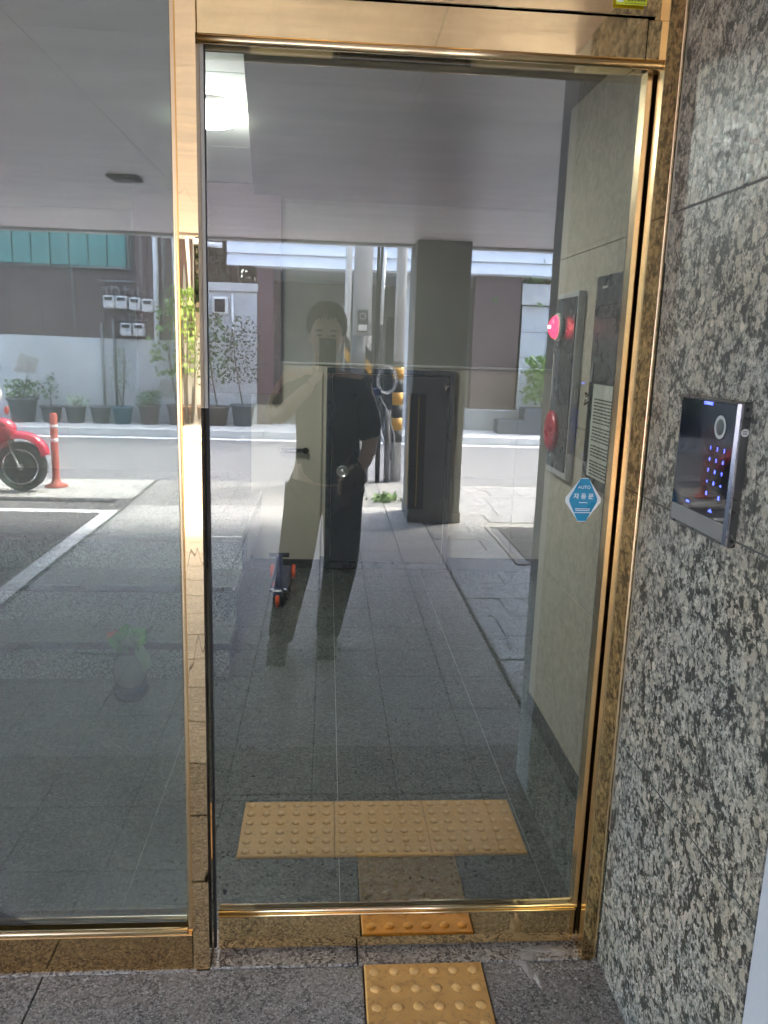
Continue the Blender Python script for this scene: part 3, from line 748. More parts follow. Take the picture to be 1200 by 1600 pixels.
q = mb('white_plastic'); q.lathe([(.0068, 0), (.0068, -.0006)], (.7125, Y0, Z1-.052), 24, 'y'); sr = q.build('round_seal', kp)
q = mb('bezel')
for a in (-.0025, 0, .0025): q.box((.7085, Y0-.0009, Z1-.052+a-.0006), (.7165, Y0-.0006, Z1-.052+a+.0005))
q.build('seal_print', sr)
for z_ in (Z0+.013, Z1-.013):
    q = mb('black_rubber'); q.lathe([(.0035, 0), (.0035, -.0008)], (.7125, Y0, z_), 14, 'y'); q.build('screw', kp)

# ============================================================ ACROSS THE STREET
def Zs(z): return z
BY = -12.1      # front line of the opposite walls
ba = thing('brown_building', 'house across the street with dark brown cladding over a pale plaster base', 'building')
mb('plaster_grey').box((-12, BY-.2, 0), (-2.05, BY, 1.50)).build('plinth', ba)
mb('brown_clad').box((-12, BY-6, 1.50), (-2.35, BY-.03, 5.6)).build('upper_wall', ba)
for i in range(4): mb('brown_panel').cbox((-3.15+i*.2, BY-.03, 1.52), (-2.97+i*.2, BY+.01, 5.5), .006).build('cladding_board', ba)
for i in range(6): mb('brown_clad').cbox((-6.2+.505*i, BY-.03, 1.51), (-6.2+.505*i+.5, BY+.0, 2.60), .004).build('cladding_board', ba)
wf = mb('grey_door').box((-6.3, BY-.03, 2.60), (-3.24, BY+.03, 2.64)).box((-6.3, BY-.03, 3.9), (-3.24, BY+.03, 3.94)).box((-3.28, BY-.03, 2.64), (-3.24, BY+.03, 3.9)).build('window', ba)
for i in range(10): mb('teal').cbox((-6.28+i*.3, BY-.02, 2.65), (-6.28+i*.3+.28, BY+.012+.01*(i % 2), 3.89), .004).build('pane', wf)
mb('brown_clad').box((-12, BY-6.1, 5.6), (-2.2, BY+.15, 5.75)).build('roof', ba)
def pipe(name, pts, r, mat, label, group=None):
    q = mb(mat); q.tube(pts, r, 10)
    for p in pts[1:-1]: q.ball(p, r*1.25, 10, 6)
    o = q.build(name); o['label'] = label; o['category'] = 'pipe'
    if group: o['group'] = group
    return o
pipe('drain_pipe', [(-2.82, BY+.10, 1.22), (-2.82, BY+.10, 3.13), (-2.2, BY+.12, 3.13)], .045, 'pvc_white', 'white plastic drainpipe with an elbow at its top, left one of the pair', 'pipes on the opposite wall')
pipe('drain_pipe', [(-2.5, BY+.14, 1.20), (-2.5, BY+.14, 5.4)], .05, 'pvc_white', 'white plastic drainpipe running straight up past the elbow pipe', 'pipes on the opposite wall')
pipe('drain_pipe', [(-2.3, BY+.10, .12), (-2.3, BY+.10, 5.4)], .055, 'pvc_grey', 'grey brown drainpipe running down to the pavement beside the white ones', 'pipes on the opposite wall')
pipe('gas_pipe', [(-3.72, BY+.06, .12), (-3.72, BY+.06, 1.75)], .025, 'pvc_grey', 'thin grey gas pipe rising to the meters, left one', 'pipes on the opposite wall')
pipe('gas_pipe', [(-3.52, BY+.06, .12), (-3.52, BY+.06, 1.80), (-2.95, BY+.06, 1.80)], .025, 'pvc_grey', 'thin grey gas pipe bending right under the gas meters', 'pipes on the opposite wall')
pipe('gas_pipe', [(-4.15, BY+.05, 1.55), (-4.15, BY+.05, 2.62), (-3.3, BY+.05, 2.62)], .02, 'pvc_grey', 'thin grey pipe running under the teal window', 'pipes on the opposite wall')
def meter(x, z, lab):
    t = thing('gas_meter', lab, 'gas meter', 'gas meters on the brown wall', (x, BY, z))
    mb('light_steel').cbox((-.085, .03, -.11), (.085, .17, .10), .02).build('meter_body', t)
    mb('glass_dark').box((-.06, .171, .02), (.06, .175, .07)).build('dial', t)
    q = mb('pvc_grey'); q.tube([(-.045, .09, .10), (-.045, .09, .2), (-.1, .09, .24), (-.16, .09, .2)], .014, 8); q.tube([(.045, .09, .10), (.045, .09, .26)], .014, 8); q.build('pipework', t)
    return t
for x, z, l in ((-3.56, 2.09, 'upper row gas meter, leftmost'), (-3.36, 2.09, 'upper row gas meter, second from the left'), (-3.15, 2.07, 'upper row gas meter, third from the left'), (-2.95, 2.05, 'upper row gas meter, nearest the white pipe'), (-3.30, 1.66, 'lower row gas meter on the left'), (-3.10, 1.66, 'lower row gas meter on the right')):
    meter(x, z, 'grey ' + l)
pipe('gas_pipe', [(-2.72, BY+.08, 2.3), (-2.72, BY+.08, 5.4)], .018, 'pvc_grey', 'thin dark riser pipe just left of the white drainpipes', 'pipes on the opposite wall')
pipe('gas_pipe', [(-3.05, BY+.08, 2.35), (-3.05, BY+.08, 5.4)], .022, 'pvc_grey', 'thin dark riser pipe above the gas meters', 'pipes on the opposite wall')
pipe('gas_pipe', [(-3.75, BY+.05, 2.42), (-3.02, BY+.05, 2.42), (-3.02, BY+.05, 2.2)], .014, 'pvc_grey', 'thin grey manifold pipe over the upper gas meters', 'pipes on the opposite wall')
# low wall with electric meter, trellis
lw = thing('garden_wall', 'pale grey rendered garden wall with a coping beside the brown house', 'wall')
mb('plaster_grey').box((-2.04, BY-.15, 0), (-1.20, BY+.0, 2.32)).build('wall_body', lw)
mb('kerb').cbox((-2.06, BY-.18, 2.32), (-1.18, BY+.04, 2.46), .01).build('coping', lw)
em = thing('electric_meter', 'white framed electric meter box fixed on the pale garden wall', 'electric meter', loc=(-1.80, BY, 2.08))
mb('white_plastic').cbox((-.13, 0, -.15), (.13, .06, .15), .03).build('meter_case', em)
mb('glass_dark').cbox((-.085, .055, -.10), (.085, .075, .11), .01).build('meter_window', em)
mb('pvc_white').tube([(.2, .02, .2), (.2, .02, -.9)], .02, 8).build('conduit', em)
q = mb('wood')
for i in range(8): q.box((-2.04+i*.1, BY-.3, 2.46), (-2.02+i*.1, BY-.28, 3.6))
for i in range(8): q.box((-2.06, BY-.28, 2.5+i*.13), (-1.24, BY-.27, 2.515+i*.13))
q.build('trellis', label='wooden lattice trellis standing behind the garden wall', cat='trellis')
pipe('drain_pipe', [(-2.3, BY+.2, 3.05), (-1.75, BY+.1, 3.05)], .045, 'pvc_white', 'short horizontal white pipe in front of the trellis', 'pipes on the opposite wall')
# garage building with white siding
gb = thing('siding_building', 'building across the street with white horizontal siding above a dark open ground floor', 'building')
for i in range(14): mb('white_siding').prism([(BY+.02, 2.74+i*.20), (BY+.075, 2.75+i*.20), (BY+.03, 2.935+i*.20), (BY+.02, 2.935+i*.20)], 'x', -1.68, 3.92).build('siding_board', gb)
mb('plaster_grey').box((-1.2, BY-6, 2.72), (3.92, BY+.02, 5.6)).build('upper_floor', gb)
mb('brown_panel').cbox((-1.20, BY-.3, .0), (-.93, BY-.0, 2.72), .005).build('pillar', gb)
mb('brown_panel').cbox((2.50, BY-.3, .48), (3.28, BY-.02, 2.72), .005).build('pillar', gb)
mb('concrete').cbox((2.42, BY-.35, .0), (3.34, BY+.02, .48), .02).build('pillar_base', gb)
mb('concrete').box((-1.2, BY-3.2, 0), (3.3, BY-3.0, 2.72)).build('back_wall', gb)
mb('grey_door').cbox((1.2, BY-2.99, .0), (2.2, BY-2.94, 2.1), .005).build('garage_door', gb)
mb('lamp_shade').box((-.52, BY-3.0, 2.48), (-.35, BY-2.98, 2.66)).box((-.28, BY-3.0, 2.48), (-.11, BY-2.98, 2.66)).build('lit_window', gb) if False else None
mb('concrete').box((-1.2, BY-6, 0), (3.3, BY-.2, .04)).build('garage_floor', gb)
mb('plaster_grey').box((1.35, BY-.6, 0), (1.75, BY-.3, 2.72)).build('pillar', gb)
# block wall with plants on the right
bk = thing('block_wall', 'pale blue-grey block wall with recessed joints right of the brown pillar', 'wall')
mb('grout_dark').box((3.32, BY-.3, 0), (6.5, BY-.06, 2.40)).build('wall_core', bk)
for r, (a, b) in enumerate(((0, .48), (.48, .93), (.93, 1.38), (1.38, 1.82), (1.82, 2.26))):
    for i in range(5):
        x0 = 3.32 + i*.9 - (.45 if r % 2 else 0); x1 = x0 + .9; x0 = max(x0, 3.32); x1 = min(x1, 6.5)
        if x1-x0 > .1: slab('block', bk, x0+.005, BY-.07, a+.005, x1-.005, BY-.04, b-.005, 'block', .004)
mb('kerb').cbox((3.30, BY-.34, 2.27), (6.5, BY+.02, 2.40), .008).cbox((3.30, BY-.3, 2.40), (6.5, BY-.02, 2.62), .008).build('coping', bk)

def pot(x, y, r, h, mat, lab, plant=None, grp='plant pots along the opposite wall', sq=False, seed=1, leafm='leaf', ph=.5, pr=.22, nl=160, ls=.06, stems=3):
    random.seed(seed)
    t = thing('potted_plant', lab, 'potted plant', grp, (x, y, .115))
    if sq: mb(mat).cbox((-r, -r*.6, 0), (r, r*.6, h), .02).build('pot', t)
    else: mb(mat).lathe([(r*.72, 0), (r*.95, h*.9), (r*1.06, h*.9), (r*1.06, h), (r*.9, h), (r*.88, h*.92), (0, h*.92)], (0, 0, 0), 18).build('pot', t)
    mb('soil').lathe([(r*.55, h*.93), (0, h*.95)], (0, 0, 0.003), 12).build('soil', t)
    if plant:
        q = mb('wood')
        for i in range(stems):
            a = random.uniform(0, 6.28); q.tube([(0, 0, h*.9), (math.cos(a)*pr*.3, math.sin(a)*pr*.2, h+ph*.4), (math.cos(a)*pr*.5, math.sin(a)*pr*.3, h+ph*.85)], [.010, .007, .004], 5)
        q.build('stem', t)
        q = mb(leafm)
        for i in range(nl):
            a = random.uniform(0, 6.28); u = random.random()
            if plant == 'bush': p = (math.cos(a)*pr*math.sqrt(u), math.sin(a)*pr*.7*math.sqrt(u), h + random.uniform(.1, 1)*ph)
            elif plant == 'low': p = (math.cos(a)*r*1.05*math.sqrt(u), math.sin(a)*r*math.sqrt(u), h + random.uniform(0, ph*.6))
            else:
                z_ = random.uniform(.25, 1); k = (math.sin(z_*math.pi*.95))**.7
                p = (math.cos(a)*pr*k*math.sqrt(u), math.sin(a)*pr*k*.8*math.sqrt(u), h + z_*ph)
            q.leafq(p, random.uniform(.6, 1.2)*ls)
        q.build('foliage', t)
    return t
PY = -11.75
pot(-4.95, PY, .24, .40, 'pot_dark', 'wide dark tub with low spreading greenery, leftmost in the row', 'low', seed=2, ph=.45, nl=260)
pot(-4.50, PY, .17, .27, 'pot_dark', 'dark round pot with one thin upright seedling', 'tree', seed=3, ph=.5, pr=.14, nl=70, stems=1)
pot(-4.12, PY, .17, .28, 'pot_dark', 'slate grey pot topped with small pale-green leaves', 'low', seed=4, ph=.2, leafm='leaf_pale', nl=90)
pot(-3.72, PY, .17, .28, 'pot_dark', 'bare dark pot standing under the gas pipes', None, seed=5)
pot(-3.36, PY, .17, .28, 'pot_teal', 'bluish pot with tall wispy thin-leaved plant', 'tree', seed=6, ph=.95, pr=.24, nl=240, ls=.035)
pot(-2.92, PY, .18, .32, 'pot_brown', 'brown pot with grassy tuft below the drainpipes', 'low', seed=8, ph=.35, nl=180)
pot(-2.46, PY, .17, .34, 'pot_brown', 'brown pot with a leafy climber reaching the meters', 'tree', seed=9, ph=1.9, pr=.42, nl=300, leafm='leaf_bright', ls=.10)
pot(-1.82, PY, .20, .32, 'pot_brown', 'low brown pot with green bush below the electric meter', 'tree', seed=10, ph=1.5, pr=.34, nl=260, ls=.08)
pot(-1.40, PY, .20, .36, 'pot_dark', 'dark pot holding a slender two-stemmed small-leaved tree', 'tree', seed=11, ph=1.45, pr=.36, nl=520, ls=.05, leafm='leaf_dark', stems=2)
for k_, (x_, z_) in enumerate(((-5.2, .9), (-2.9, .55))):
    o_ = mb('mortar').prism([(x_, z_), (x_+.35, z_-.02), (x_+.42, z_+.22), (x_+.12, z_+.30)], 'y', BY+.0005, BY+.004).build('plaster_patch', ba)
random.seed(44)
for k_ in range(3):
    q = mb('wire'); y_ = -7.2 - k_*.05; q.tube([(-9, y_, 3.0+k_*.15), (-3, y_, 2.86+k_*.12), (.4, y_, 3.3+k_*.1), (5, y_, 2.95+k_*.1), (9, y_, 3.2)], .012, 5)
    q.build('overhead_cable', label=('lowest', 'middle', 'highest')[k_] + ' of the three black cables strung between the utility poles', cat='cable')
pot(3.15, PY+.05, .26, .24, 'pot_dark', 'low dark rectangular planter at the foot of the concrete base', None, sq=True, seed=12)
pot(3.68, PY, .34, .44, 'pot_dark', 'dark square planter with bamboo-like bright bush by the block wall', 'bush', sq=True, seed=13, ph=.85, pr=.36, nl=420, leafm='leaf_bright', ls=.11, stems=6)
pot(4.35, PY, .26, .36, 'pot_brown', 'brown square planter with sparse bush at the end of the block wall', 'bush', sq=True, seed=14, ph=.5, pr=.25, nl=160, leafm='leaf', ls=.08)
random.seed(21)
def tree(x, y, h, r, lab, n=2200, ls=.14):
    t = thing('garden_tree', lab, 'tree', 'trees behind the opposite walls', (x, y, 0))
    q = mb('wood'); q.tube([(0, 0, 0), (.05, .02, h*.4), (0, 0, h*.75)], [.12, .09, .04], 8)
    for i in range(5):
        a = random.uniform(0, 6.28); q.tube([(0, 0, h*.45), (math.cos(a)*r*.5, math.sin(a)*r*.5, h*.7), (math.cos(a)*r*.8, math.sin(a)*r*.8, h*.9)], [.05, .03, .01], 6)
    q.build('trunk', t)
    cl_ = [(random.gauss(0, r*.45), random.gauss(0, r*.45), h*.72 + random.gauss(0, h*.14)) for _ in range(26)]
    q = mb('leaf')
    for i in range(n):
        c = random.choice(cl_); q.leafq((c[0]+random.gauss(0, r*.16), c[1]+random.gauss(0, r*.16), c[2]+random.gauss(0, r*.14)), random.uniform(.6, 1.3)*ls)
    q.build('crown', t)
tree(-1.75, BY-1.2, 4.4, 1.0, 'leafy tree rising behind the trellis and garden wall')
tree(4.6, BY-1.6, 4.2, 1.5, 'broad leafy tree rising behind the pale block wall')

# utility poles
def pole(x, y, r, lab, z0s, box=False, h=8):
    t = thing('utility_pole', lab, 'utility pole', 'utility poles at the road edge', (x, y, 0))
    mb('concrete_pole').tube([(0, 0, -.02), (0, 0, 3), (0, 0, h)], [r, r*.95, r*.8], 20).build('shaft', t)
    for a, b, mname in z0s:
        q = mb(mname); q.lathe([(r*1.02, a), (r*1.02, b)], (0, 0, 0), 20); q.build('warning_band', t)
    if box:
        bx_ = mb('grey_door').cbox((-.055, r-.005, 1.66), (.055, r+.05, 1.90), .006).build('meter_box', t)
        q = mb('white_plastic')
        for i in range(24):
            a, b = 2*math.pi*i/24, 2*math.pi*(i+1)/24; k = len(q.v)
            q.v += [Vector((rr*math.cos(c), r+.056, 1.83+rr*math.sin(c))) for rr in (.027, .036) for c in (a, b)]; q.face([k, k+1, k+3, k+2])
        q.build('ring_mark', bx_)
        mb('white_plastic').cbox((-.045, r+.05, 1.675), (.045, r+.056, 1.74), .002).build('number_plate', bx_)
    return t
def stripes(z0, z1, s=.17):
    o = []; z_ = z0; i = 0
    while z_ < z1: o.append((z_, min(z_+s, z1), 'yellow_band' if i % 2 else 'black_band')); z_ += s; i += 1
    return o
PV = -7.15
pole(.375, PV, .105, 'thick round concrete utility pole with a meter box and striped band', [(.9, 1.62, 'pvc_grey')], True)
pole(.80, PV-.1, .062, 'slim grey utility pole with yellow and black hazard stripes', stripes(.45, 1.35, .14))
def stripe_board(x, y, z0, z1, w_, lab):
    t = thing('hazard_strip', lab, 'hazard strip', 'hazard strips on the poles', (x, y, 0))
    n_s = int((z1 - z0) / .13)
    for i in range(n_s):
        a = z0 + i*.13
        mb('yellow_band' if i % 2 == 0 else 'black_band').prism([(-w_/2, a), (w_/2, a-.09), (w_/2, a+.04), (-w_/2, a+.13)], 'y', -.004, .004).build('stripe', t)
    return t
stripe_board(.45, PV+.115, 1.0, 1.62, .07, 'yellow and black slanted hazard strip on the thick pole')
stripe_board(.215, PV+.125, 1.12, 1.65, .06, 'narrow yellow and black hazard strip on the white conduit')
pipe('conduit', [(.215, PV+.07, 0), (.215, PV+.07, 5)], .035, 'pvc_white', 'white conduit standing against the left side of the thick pole')
pipe('conduit', [(.55, PV+.02, 1.2), (.56, PV+.02, 2.2), (.59, PV, 3.2), (.6, PV, 6)], .014, 'wire', 'black cable climbing beside the thick pole')
pipe('conduit', [(.58, PV+.05, 1.75), (.60, PV+.05, 2.5)], .02, 'pvc_white', 'short pale conduit length between the two poles')
pipe('conduit', [(.53, PV+.04, .9), (.535, PV+.04, 6)], .016, 'wire', 'straight dark conduit between the two poles')
pipe('steel_post', [(.585, PV+.02, 0), (.585, PV+.02, .82)], .028, 'black_rubber', 'short black steel post between the poles, left one')
pipe('steel_post', [(.69, PV+.02, 0), (.69, PV+.02, .82)], .034, 'pvc_grey', 'short grey steel post between the poles, right one')
q = mb('wire_white')
for k in range(4):
    q.tube([(.66+(.09+.008*k)*math.cos(a+k), PV+.1+.01*k, 1.15+(.13+.007*k)*math.sin(a+k)) for a in [2*math.pi*i/22 for i in range(23)]], .0045, 5, False)
q.tube([(.56, PV+.1, 1.0), (.66, PV+.1, .85), (.76, PV+.08, .55), (.78, PV+.05, .2)], .008, 5)
q.build('cable_coil', label='loose coil of pale cable hanging between the two poles', cat='cable')
q = mb('wire')
for k in range(6):
    a = random.uniform(.5, .75); q.tube([(a, PV+.06, 1.6+random.uniform(-.5, .2)), (a+random.uniform(-.06, .06), PV+.09, 1.2), (a+random.uniform(-.1, .1), PV+.1, .8), (.74, PV+.02, .25)], .006, 5)
q.mat('navy_plastic'); q.cbox((.50, PV+.08, .98), (.60, PV+.13, 1.06), .01)
q.build('loose_wires', label='tangle of thin dark wires with a blue tag beside the slim pole', cat='wires')
q = mb('leaf_bright')
for i in range(130): q.leafq((.60+random.gauss(0, .07), -6.0+random.gauss(0, .07), random.uniform(0, .06)), .045)
q.build('weeds', label='small clump of green weeds in the paving near the poles', cat='weeds')
# orange delineator post
db = thing('delineator_post', 'orange plastic traffic post with a flared foot standing by the road', 'traffic post', loc=(-2.76, -6.55, 0))
mb('orange_plastic').lathe([(.11, 0), (.11, .015), (.05, .04), (.036, .09), (.036, .74), (.028, .75), (0, .75)], (0, 0, 0), 20).build('post', db)
for z_ in (.46, .60): mb('pvc_white').lathe([(.0372, z_), (.0372, z_+.035)], (0, 0, 0), 20).build('reflective_band', db)
pipe('traffic_post', [(.0, -6.9, -.3), (.0, -6.9, -.2)], .01, 'orange_plastic', 'x') if False else None

# red scooter, front end towards +X
sc = thing('red_scooter', 'glossy red motor scooter parked at the roadside beside the orange post', 'scooter', loc=(-3.0, -6.30, 0))
wl = mb('tyre').lathe([(.17, -.045), (.225, -.045), (.245, -.02), (.245, .02), (.225, .045), (.17, .045)], (0, 0, .245), 36, 'y').build('front_wheel', sc)
q = mb('chrome'); q.lathe([(.172, -.03), (.178, -.047), (.165, -.047), (.155, -.03)], (0, 0, .245), 32, 'y'); q.lathe([(.172, .03), (.178, .047), (.165, .047), (.155, .03)], (0, 0, .245), 32, 'y')
for k in range(5):
    a = 2*math.pi*k/5; q.tube([(.03*math.cos(a), .02, .245+.03*math.sin(a)), (.165*math.cos(a+.25), .02, .245+.165*math.sin(a+.25))], .014, 6)
q.lathe([(.10, .035), (.10, .041), (.07, .041), (.07, .035)], (0, 0, .245), 24, 'y'); q.lathe([(.035, -.05), (.035, .05)], (0, 0, .245), 16, 'y'); q.build('rim', wl)
q = mb('chrome')
for s_ in (-1, 1): q.tube([(0, s_*.065, .245), (-.09, s_*.06, .48), (-.12, s_*.04, .58)], .017, 8)
q.build('fork', sc)
# fender: arched shell over the wheel
q = mb('scooter_red'); q.smooth = True; k0 = len(q.v); nn = 14
for i in range(nn + 1):
    a = R(22) + R(128) * i / nn; rr = .285 + .055*math.sin(math.pi*(i/nn)**.8)
    for j, (yy, dr_) in enumerate(((-.075, -.05), (-.06, 0), (0, .02), (.06, 0), (.075, -.05))):
        q.v.append(Vector((math.cos(a)*(rr+dr_)-.01, yy, .265 + math.sin(a)*(rr+dr_)*.92)))
for i in range(nn):
    for j in range(4): q.face([k0+i*5+j, k0+(i+1)*5+j, k0+(i+1)*5+j+1, k0+i*5+j+1])
q.build('front_fender', sc)
# leg shield / front apron
q = mb('scooter_red'); q.smooth = True; k0 = len(q.v)
prof = [(-.10, .52, .09), (-.14, .62, .15), (-.20, .74, .19), (-.27, .88, .18), (-.32, .98, .12)]
for x_, z_, w2 in prof:
    for j in range(7): t_ = -1 + j/3; q.v.append(Vector((x_ - .10*t_*t_, w2*t_, z_)))
for x_, z_, w2 in prof[::-1]:
    for j in range(7): t_ = -1 + j/3; q.v.append(Vector((x_ - .10*t_*t_ - .05, w2*t_*.96, z_)))
for i in range(len(prof)*2 - 1):
    for j in range(6): q.face([k0+i*7+j, k0+(i+1)*7+j, k0+(i+1)*7+j+1, k0+i*7+j+1])
q.build('front_apron', sc)
q = mb('scooter_red'); q.smooth = True
q.prism([(-.22, .30), (-.75, .25), (-.85, .32), (-1.0, .55), (-1.42, .72), (-1.55, .66), (-1.35, .42), (-1.1, .28), (-.8, .20), (-.3, .20), (-.18, .45), (-.15, .62), (-.28, .60)], 'y', -.15, .15); q.build('body', sc)
mb('black_rubber').cbox((-1.42, -.14, .70), (-.82, .14, .80), .04).build('seat', sc)
q = mb('chrome'); q.tube([(-.33, -.30, 1.02), (-.30, -.15, 1.06), (-.28, 0, 1.04), (-.30, .15, 1.06), (-.33, .30, 1.02)], .013, 8); q.build('handlebar', sc)
mb('lamp_shade' if False else 'white_plastic').ball((-.20, 0, .95), .075, 14, 8, (.6, 1, 1)).build('headlight', sc)
q = mb('chrome')
for k in range(4): q.box((-.10+k*-.012, .02+k*.02, .60+k*.012), (-.07-k*.012, .03+k*.02, .63+k*.012))
q.build('horn_grille', sc)
q = mb('scooter_red'); q.smooth = True; q.ball((-.15, 0, .60), .13, 16, 10, (.9, .8, .9)); q.build('nose_cowl', sc)
for s_ in (-1, 1):
    mb('orange_plastic').ball((-.17, s_*.15, .78), .035, 12, 8, (.7, .6, 1.2)).build('turn_signal', sc)
    mb('chrome').tube([(-.30, s_*.22, 1.05), (-.28, s_*.27, 1.16)], .006, 6).ball((-.28, s_*.29, 1.20), .05, 12, 8, (.3, 1, .7)).build('mirror', sc)
q = mb('black_rubber'); q.tube([(-.02, .06, .30), (-.05, .085, .45), (-.10, .08, .60), (-.22, .10, .85)], .006, 6); q.build('brake_cable', sc)
rw_ = mb('tyre').lathe([(.16, -.055), (.215, -.055), (.235, -.02), (.235, .02), (.215, .055), (.16, .055)], (-1.25, 0, .235), 30, 'y').build('rear_wheel', sc)
mb('chrome').lathe([(.16, -.04), (.16, .04)], (-1.25, 0, .235), 24, 'y').build('rim', rw_)
mb('black_rubber').cbox((-.80, -.13, .24), (-.28, .13, .27), .01).build('footboard', sc)
# far backdrop: houses at the ends of the street are not in view; a plain wall ends each side
mb('plaster_grey').box((6.5, -20, 0), (12, BY, 5.0)).build('neighbour_house', label='plain grey house at the far right end of the opposite row', cat='house')

# ============================================================ PERSON (standing behind the camera, reflected)
PDZ = -.06
pn = thing('person', 'person in a black T-shirt and dark trousers photographing the door with a phone', 'person')
def skin_mesh(name, verts, edges, mat, parent, sub=2, root=0):
    verts = [(v[0], v[1], v[2] + (PDZ if v[2] > .8 else PDZ*.4 if v[2] > .3 else 0), v[3]) for v in verts]
    me = bpy.data.meshes.new(name); me.from_pydata([v[:3] for v in verts], edges, [])
    o = link(name, me, parent); o.modifiers.new('sk', 'SKIN'); ss_ = o.modifiers.new('sb', 'SUBSURF'); ss_.levels = sub; ss_.render_levels = sub
    for i, v in enumerate(verts):
        sv = me.skin_vertices[0].data[i]; r = v[3]; sv.radius = r if isinstance(r, tuple) else (r, r); sv.use_root = (i == root)
    dg = bpy.context.evaluated_depsgraph_get(); dg.update()
    nm = bpy.data.meshes.new_from_object(o.evaluated_get(dg)); o.modifiers.clear(); o.data = nm
    nm.materials.clear(); nm.materials.append(M[mat]); nm.polygons.foreach_set('use_smooth', [True]*len(nm.polygons))
    return o
B = -1.99
body = [
 (0, B, .95, (.14, .10)), (0, B, 1.10, (.135, .095)), (-.005, B, 1.26, (.155, .105)), (-.01, B, 1.40, (.13, .085)), (-.01, B+.01, 1.47, .06), (-.012, B+.03, 1.54, .055),
 (-.10, B, .90, .095), (-.155, B+.04, .50, .062), (-.215, B+.02, .10, .034), (-.225, B+.12, .04, .026), (-.228, B+.15, .035, .022),
 (.09, B, .90, .095), (.10, B+.03, .50, .062), (.025, B-.05, .10, .034), (.02, B+.04, .04, .026), (.018, B+.07, .035, .022),
 (-.175, B, 1.415, .062), (-.245, B+.03, 1.29, .052), (-.235, B+.10, 1.235, .042), (-.15, B+.15, 1.33, .036), (-.065, B+.175, 1.415, .027),
 (.165, B, 1.41, .062), (.205, B-.01, 1.25, .052), (.215, B+.0, 1.13, .042), (.19, B+.08, 1.06, .036), (.15, B+.15, 1.01, .027)]
be = [(0,1),(1,2),(2,3),(3,4),(4,5),(0,6),(6,7),(7,8),(8,9),(9,10),(0,11),(11,12),(12,13),(13,14),(14,15),(3,16),(16,17),(17,18),(18,19),(19,20),(3,21),(21,22),(22,23),(23,24),(24,25)]
bo = skin_mesh('body', body, be, 'skin', pn)
head = mb('skin'); head.ball((-.005, B+.055, 1.635), .1, 24, 18, (.76, .92, 1.18)); 
head.ball((-.005, B+.145, 1.615), .014, 8, 6, (1, 1.3, 1.6)); head.ball((-.082, B+.05, 1.625), .022, 8, 6, (.4, .8, 1.3)); head.ball((.072, B+.05, 1.625), .022, 8, 6, (.4, .8, 1.3))
head.ball((-.005, B+.11, 1.55), .045, 12, 8, (1, .8, .7))
head.mat('hair'); head.ball((-.036, B+.143, 1.634), .009, 8, 6, (1.4, .5, .5)); head.ball((.026, B+.143, 1.634), .009, 8, 6, (1.4, .5, .5)); head.ball((-.038, B+.141, 1.656), .012, 8, 6, (1.6, .5, .28)); head.ball((.028, B+.141, 1.656), .012, 8, 6, (1.6, .5, .28)); head.v = [v + Vector((0, .02, PDZ-.005)) for v in head.v]; head.build('head', pn)
hr = mb('hair'); random.seed(5)
hc = Vector((-.005, B+.045, 1.645))
hr.ball(hc + Vector((0, -.022, .030)), .108, 20, 14, (.84, .90, 1.0))
for i in range(64):
    a = 2*math.pi*i/64 + random.uniform(-.05, .05); front = math.sin(a)
    t1_ = R(random.uniform(58, 70) if front > .35 else random.uniform(88, 108)); sw_ = random.uniform(.1, .45)
    P_ = []
    for k in range(6):
        t_ = R(12) + (t1_ - R(12))*k/5; aa = a + sw_*(k/5)**2
        P_.append(hc + Vector((.088*math.sin(t_)*math.cos(aa), .104*math.sin(t_)*math.sin(aa) - .004, .02 + .118*math.cos(t_))))
    hr.tube(P_, [.012, .016, .016, .014, .010, .003], 6)
hr.v = [v + Vector((0, .02, PDZ-.005)) for v in hr.v]; hr.build('hair', pn)
# clothes
sh = [(.01, B, .88, (.185, .135)), (.01, B, 1.08, (.165, .12)), (.005, B, 1.26, (.165, .12)), (-.005, B, 1.38, (.14, .10)), (-.01, B, 1.44, (.085, .075)),
 (-.165, B, 1.385, .075), (-.225, B+.02, 1.30, .070), (-.235, B+.04, 1.235, .070), (.155, B, 1.385, .075), (.195, B-.01, 1.26, .072), (.21, B-.01, 1.12, .070)]
skin_mesh('t_shirt', sh, [(0,1),(1,2),(2,3),(3,4),(3,5),(5,6),(6,7),(3,8),(8,9),(9,10)], 'shirt_black', pn)
tr = [(0, B, .95, (.15, .11)), (-.10, B, .87, .108), (-.14, B+.04, .50, .092), (-.205, B+.02, .13, .07), (-.215, B+.02, .045, .07), (.085, B, .87, .115), (.085, B+.03, .50, .092), (.03, B-.045, .13, .07), (.025, B-.05, .045, .07)]
skin_mesh('trousers', tr, [(0,1),(1,2),(2,3),(3,4),(0,5),(5,6),(6,7),(7,8)], 'trousers', pn)
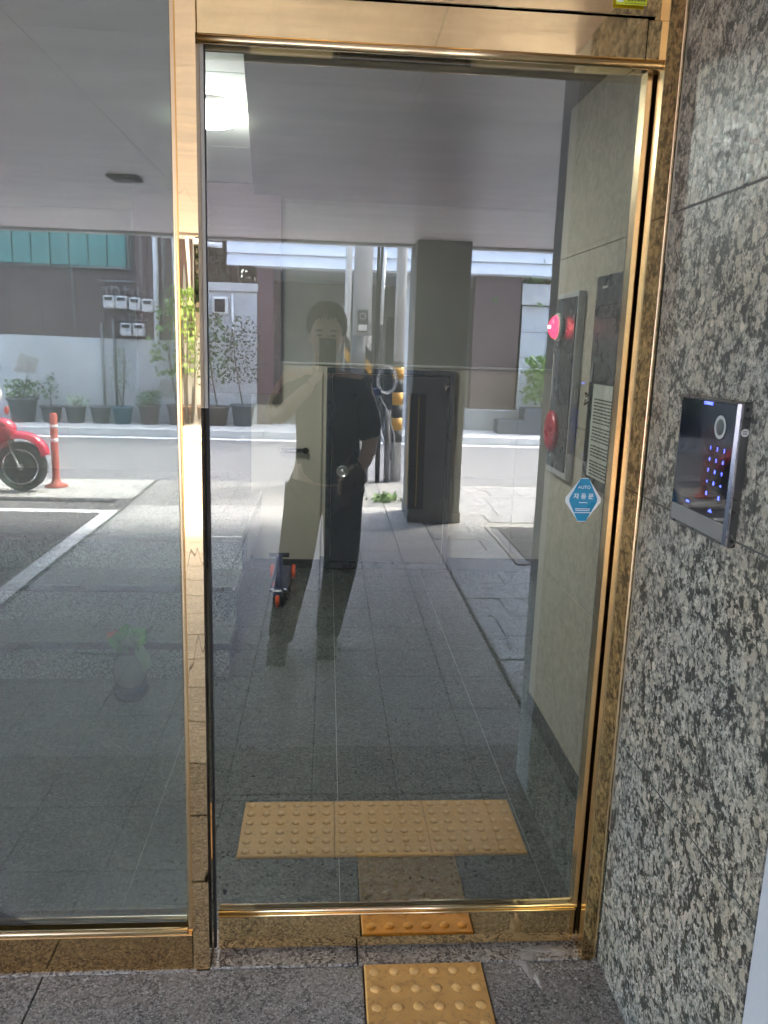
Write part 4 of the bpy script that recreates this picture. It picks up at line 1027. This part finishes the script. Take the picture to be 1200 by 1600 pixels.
for fx, fy in ((-.225, B+.07), (.02, B-.01)):
    q = mb('shoe'); q.ball((fx, fy, .05), .1, 16, 10, (.52, 1.45, .52)); q.box((fx-.045, fy-.12, 0), (fx+.045, fy+.12, .02)); q.build('shoe', pn)
# hands
def hand(wx, wy, wz, d, side, curl, name='hand'):
    d = Vector(d).normalized(); s_ = Vector(side).normalized(); nrm = d.cross(s_)
    w_ = Vector((wx, wy, wz)); P = lambda a, b, c: tuple(w_ + d*a + s_*b + nrm*c)
    v = [(*P(-.02, 0, 0), .024), (*P(.03, 0, 0), (.032, .016)), (*P(.075, 0, 0), (.036, .014))]
    e = [(0, 1), (1, 2)]
    o = skin_mesh(name, v, e, 'skin', pn, 2)
    q = mb('skin')
    for i, (b, L) in enumerate(((-.030, .068), (-.010, .078), (.010, .073), (.029, .058))):
        q.tube([P(.06, b, 0), P(.085+L*.2, b*1.15, .004), P(.085+L*.55, b*1.2, curl*.02), P(.085+L*.8, b*1.2, curl*.045)], [.0095, .009, .008, .006], 8)
    q.tube([P(.015, .02, 0), P(.05, .052, curl*.01), P(.085, .062, curl*.028)], [.013, .010, .0075], 8)
    q.v = [v + Vector((0, 0, PDZ)) for v in q.v]; q.build('fingers', pn); return o
hand(-.065, B+.175, 1.425, (.72, .1, .62), (-.5, .1, .7), 1)
hand(.15, B+.15, 1.01, (-.7, .5, -.25), (.1, .3, .9), 1)
phn = thing('smartphone', 'black smartphone held up in front of the face by the person in black', 'phone', loc=(.0, -1.772, 1.535))
mb('phone_body').cbox((-.037, -.004, -.13), (.037, .004, .022), .003).build('phone_case', phn)
mb('chrome').lathe([(.009, .004), (.009, .006), (.006, .006)], (0, 0, 0), 16, 'y').build('lens', phn)
bgp = thing('carried_bundle', 'small brown bag hanging from the lowered hand of the person in black', 'bag', loc=(.12, -1.80, .93))
q = mb('bag_brown'); q.ball((0, 0, 0), .07, 14, 10, (1.0, .6, .9)); q.ball((-.03, 0, -.08), .045, 12, 8, (.8, .6, 1.3)); q.tube([(-.03, 0, .05), (0, 0, .12), (.04, 0, .05)], .008, 6); q.build('bag_body', bgp)
print('objects', len(bpy.data.objects), 'tris', sum(len(o.data.polygons) for o in bpy.data.objects if o.type == 'MESH'))
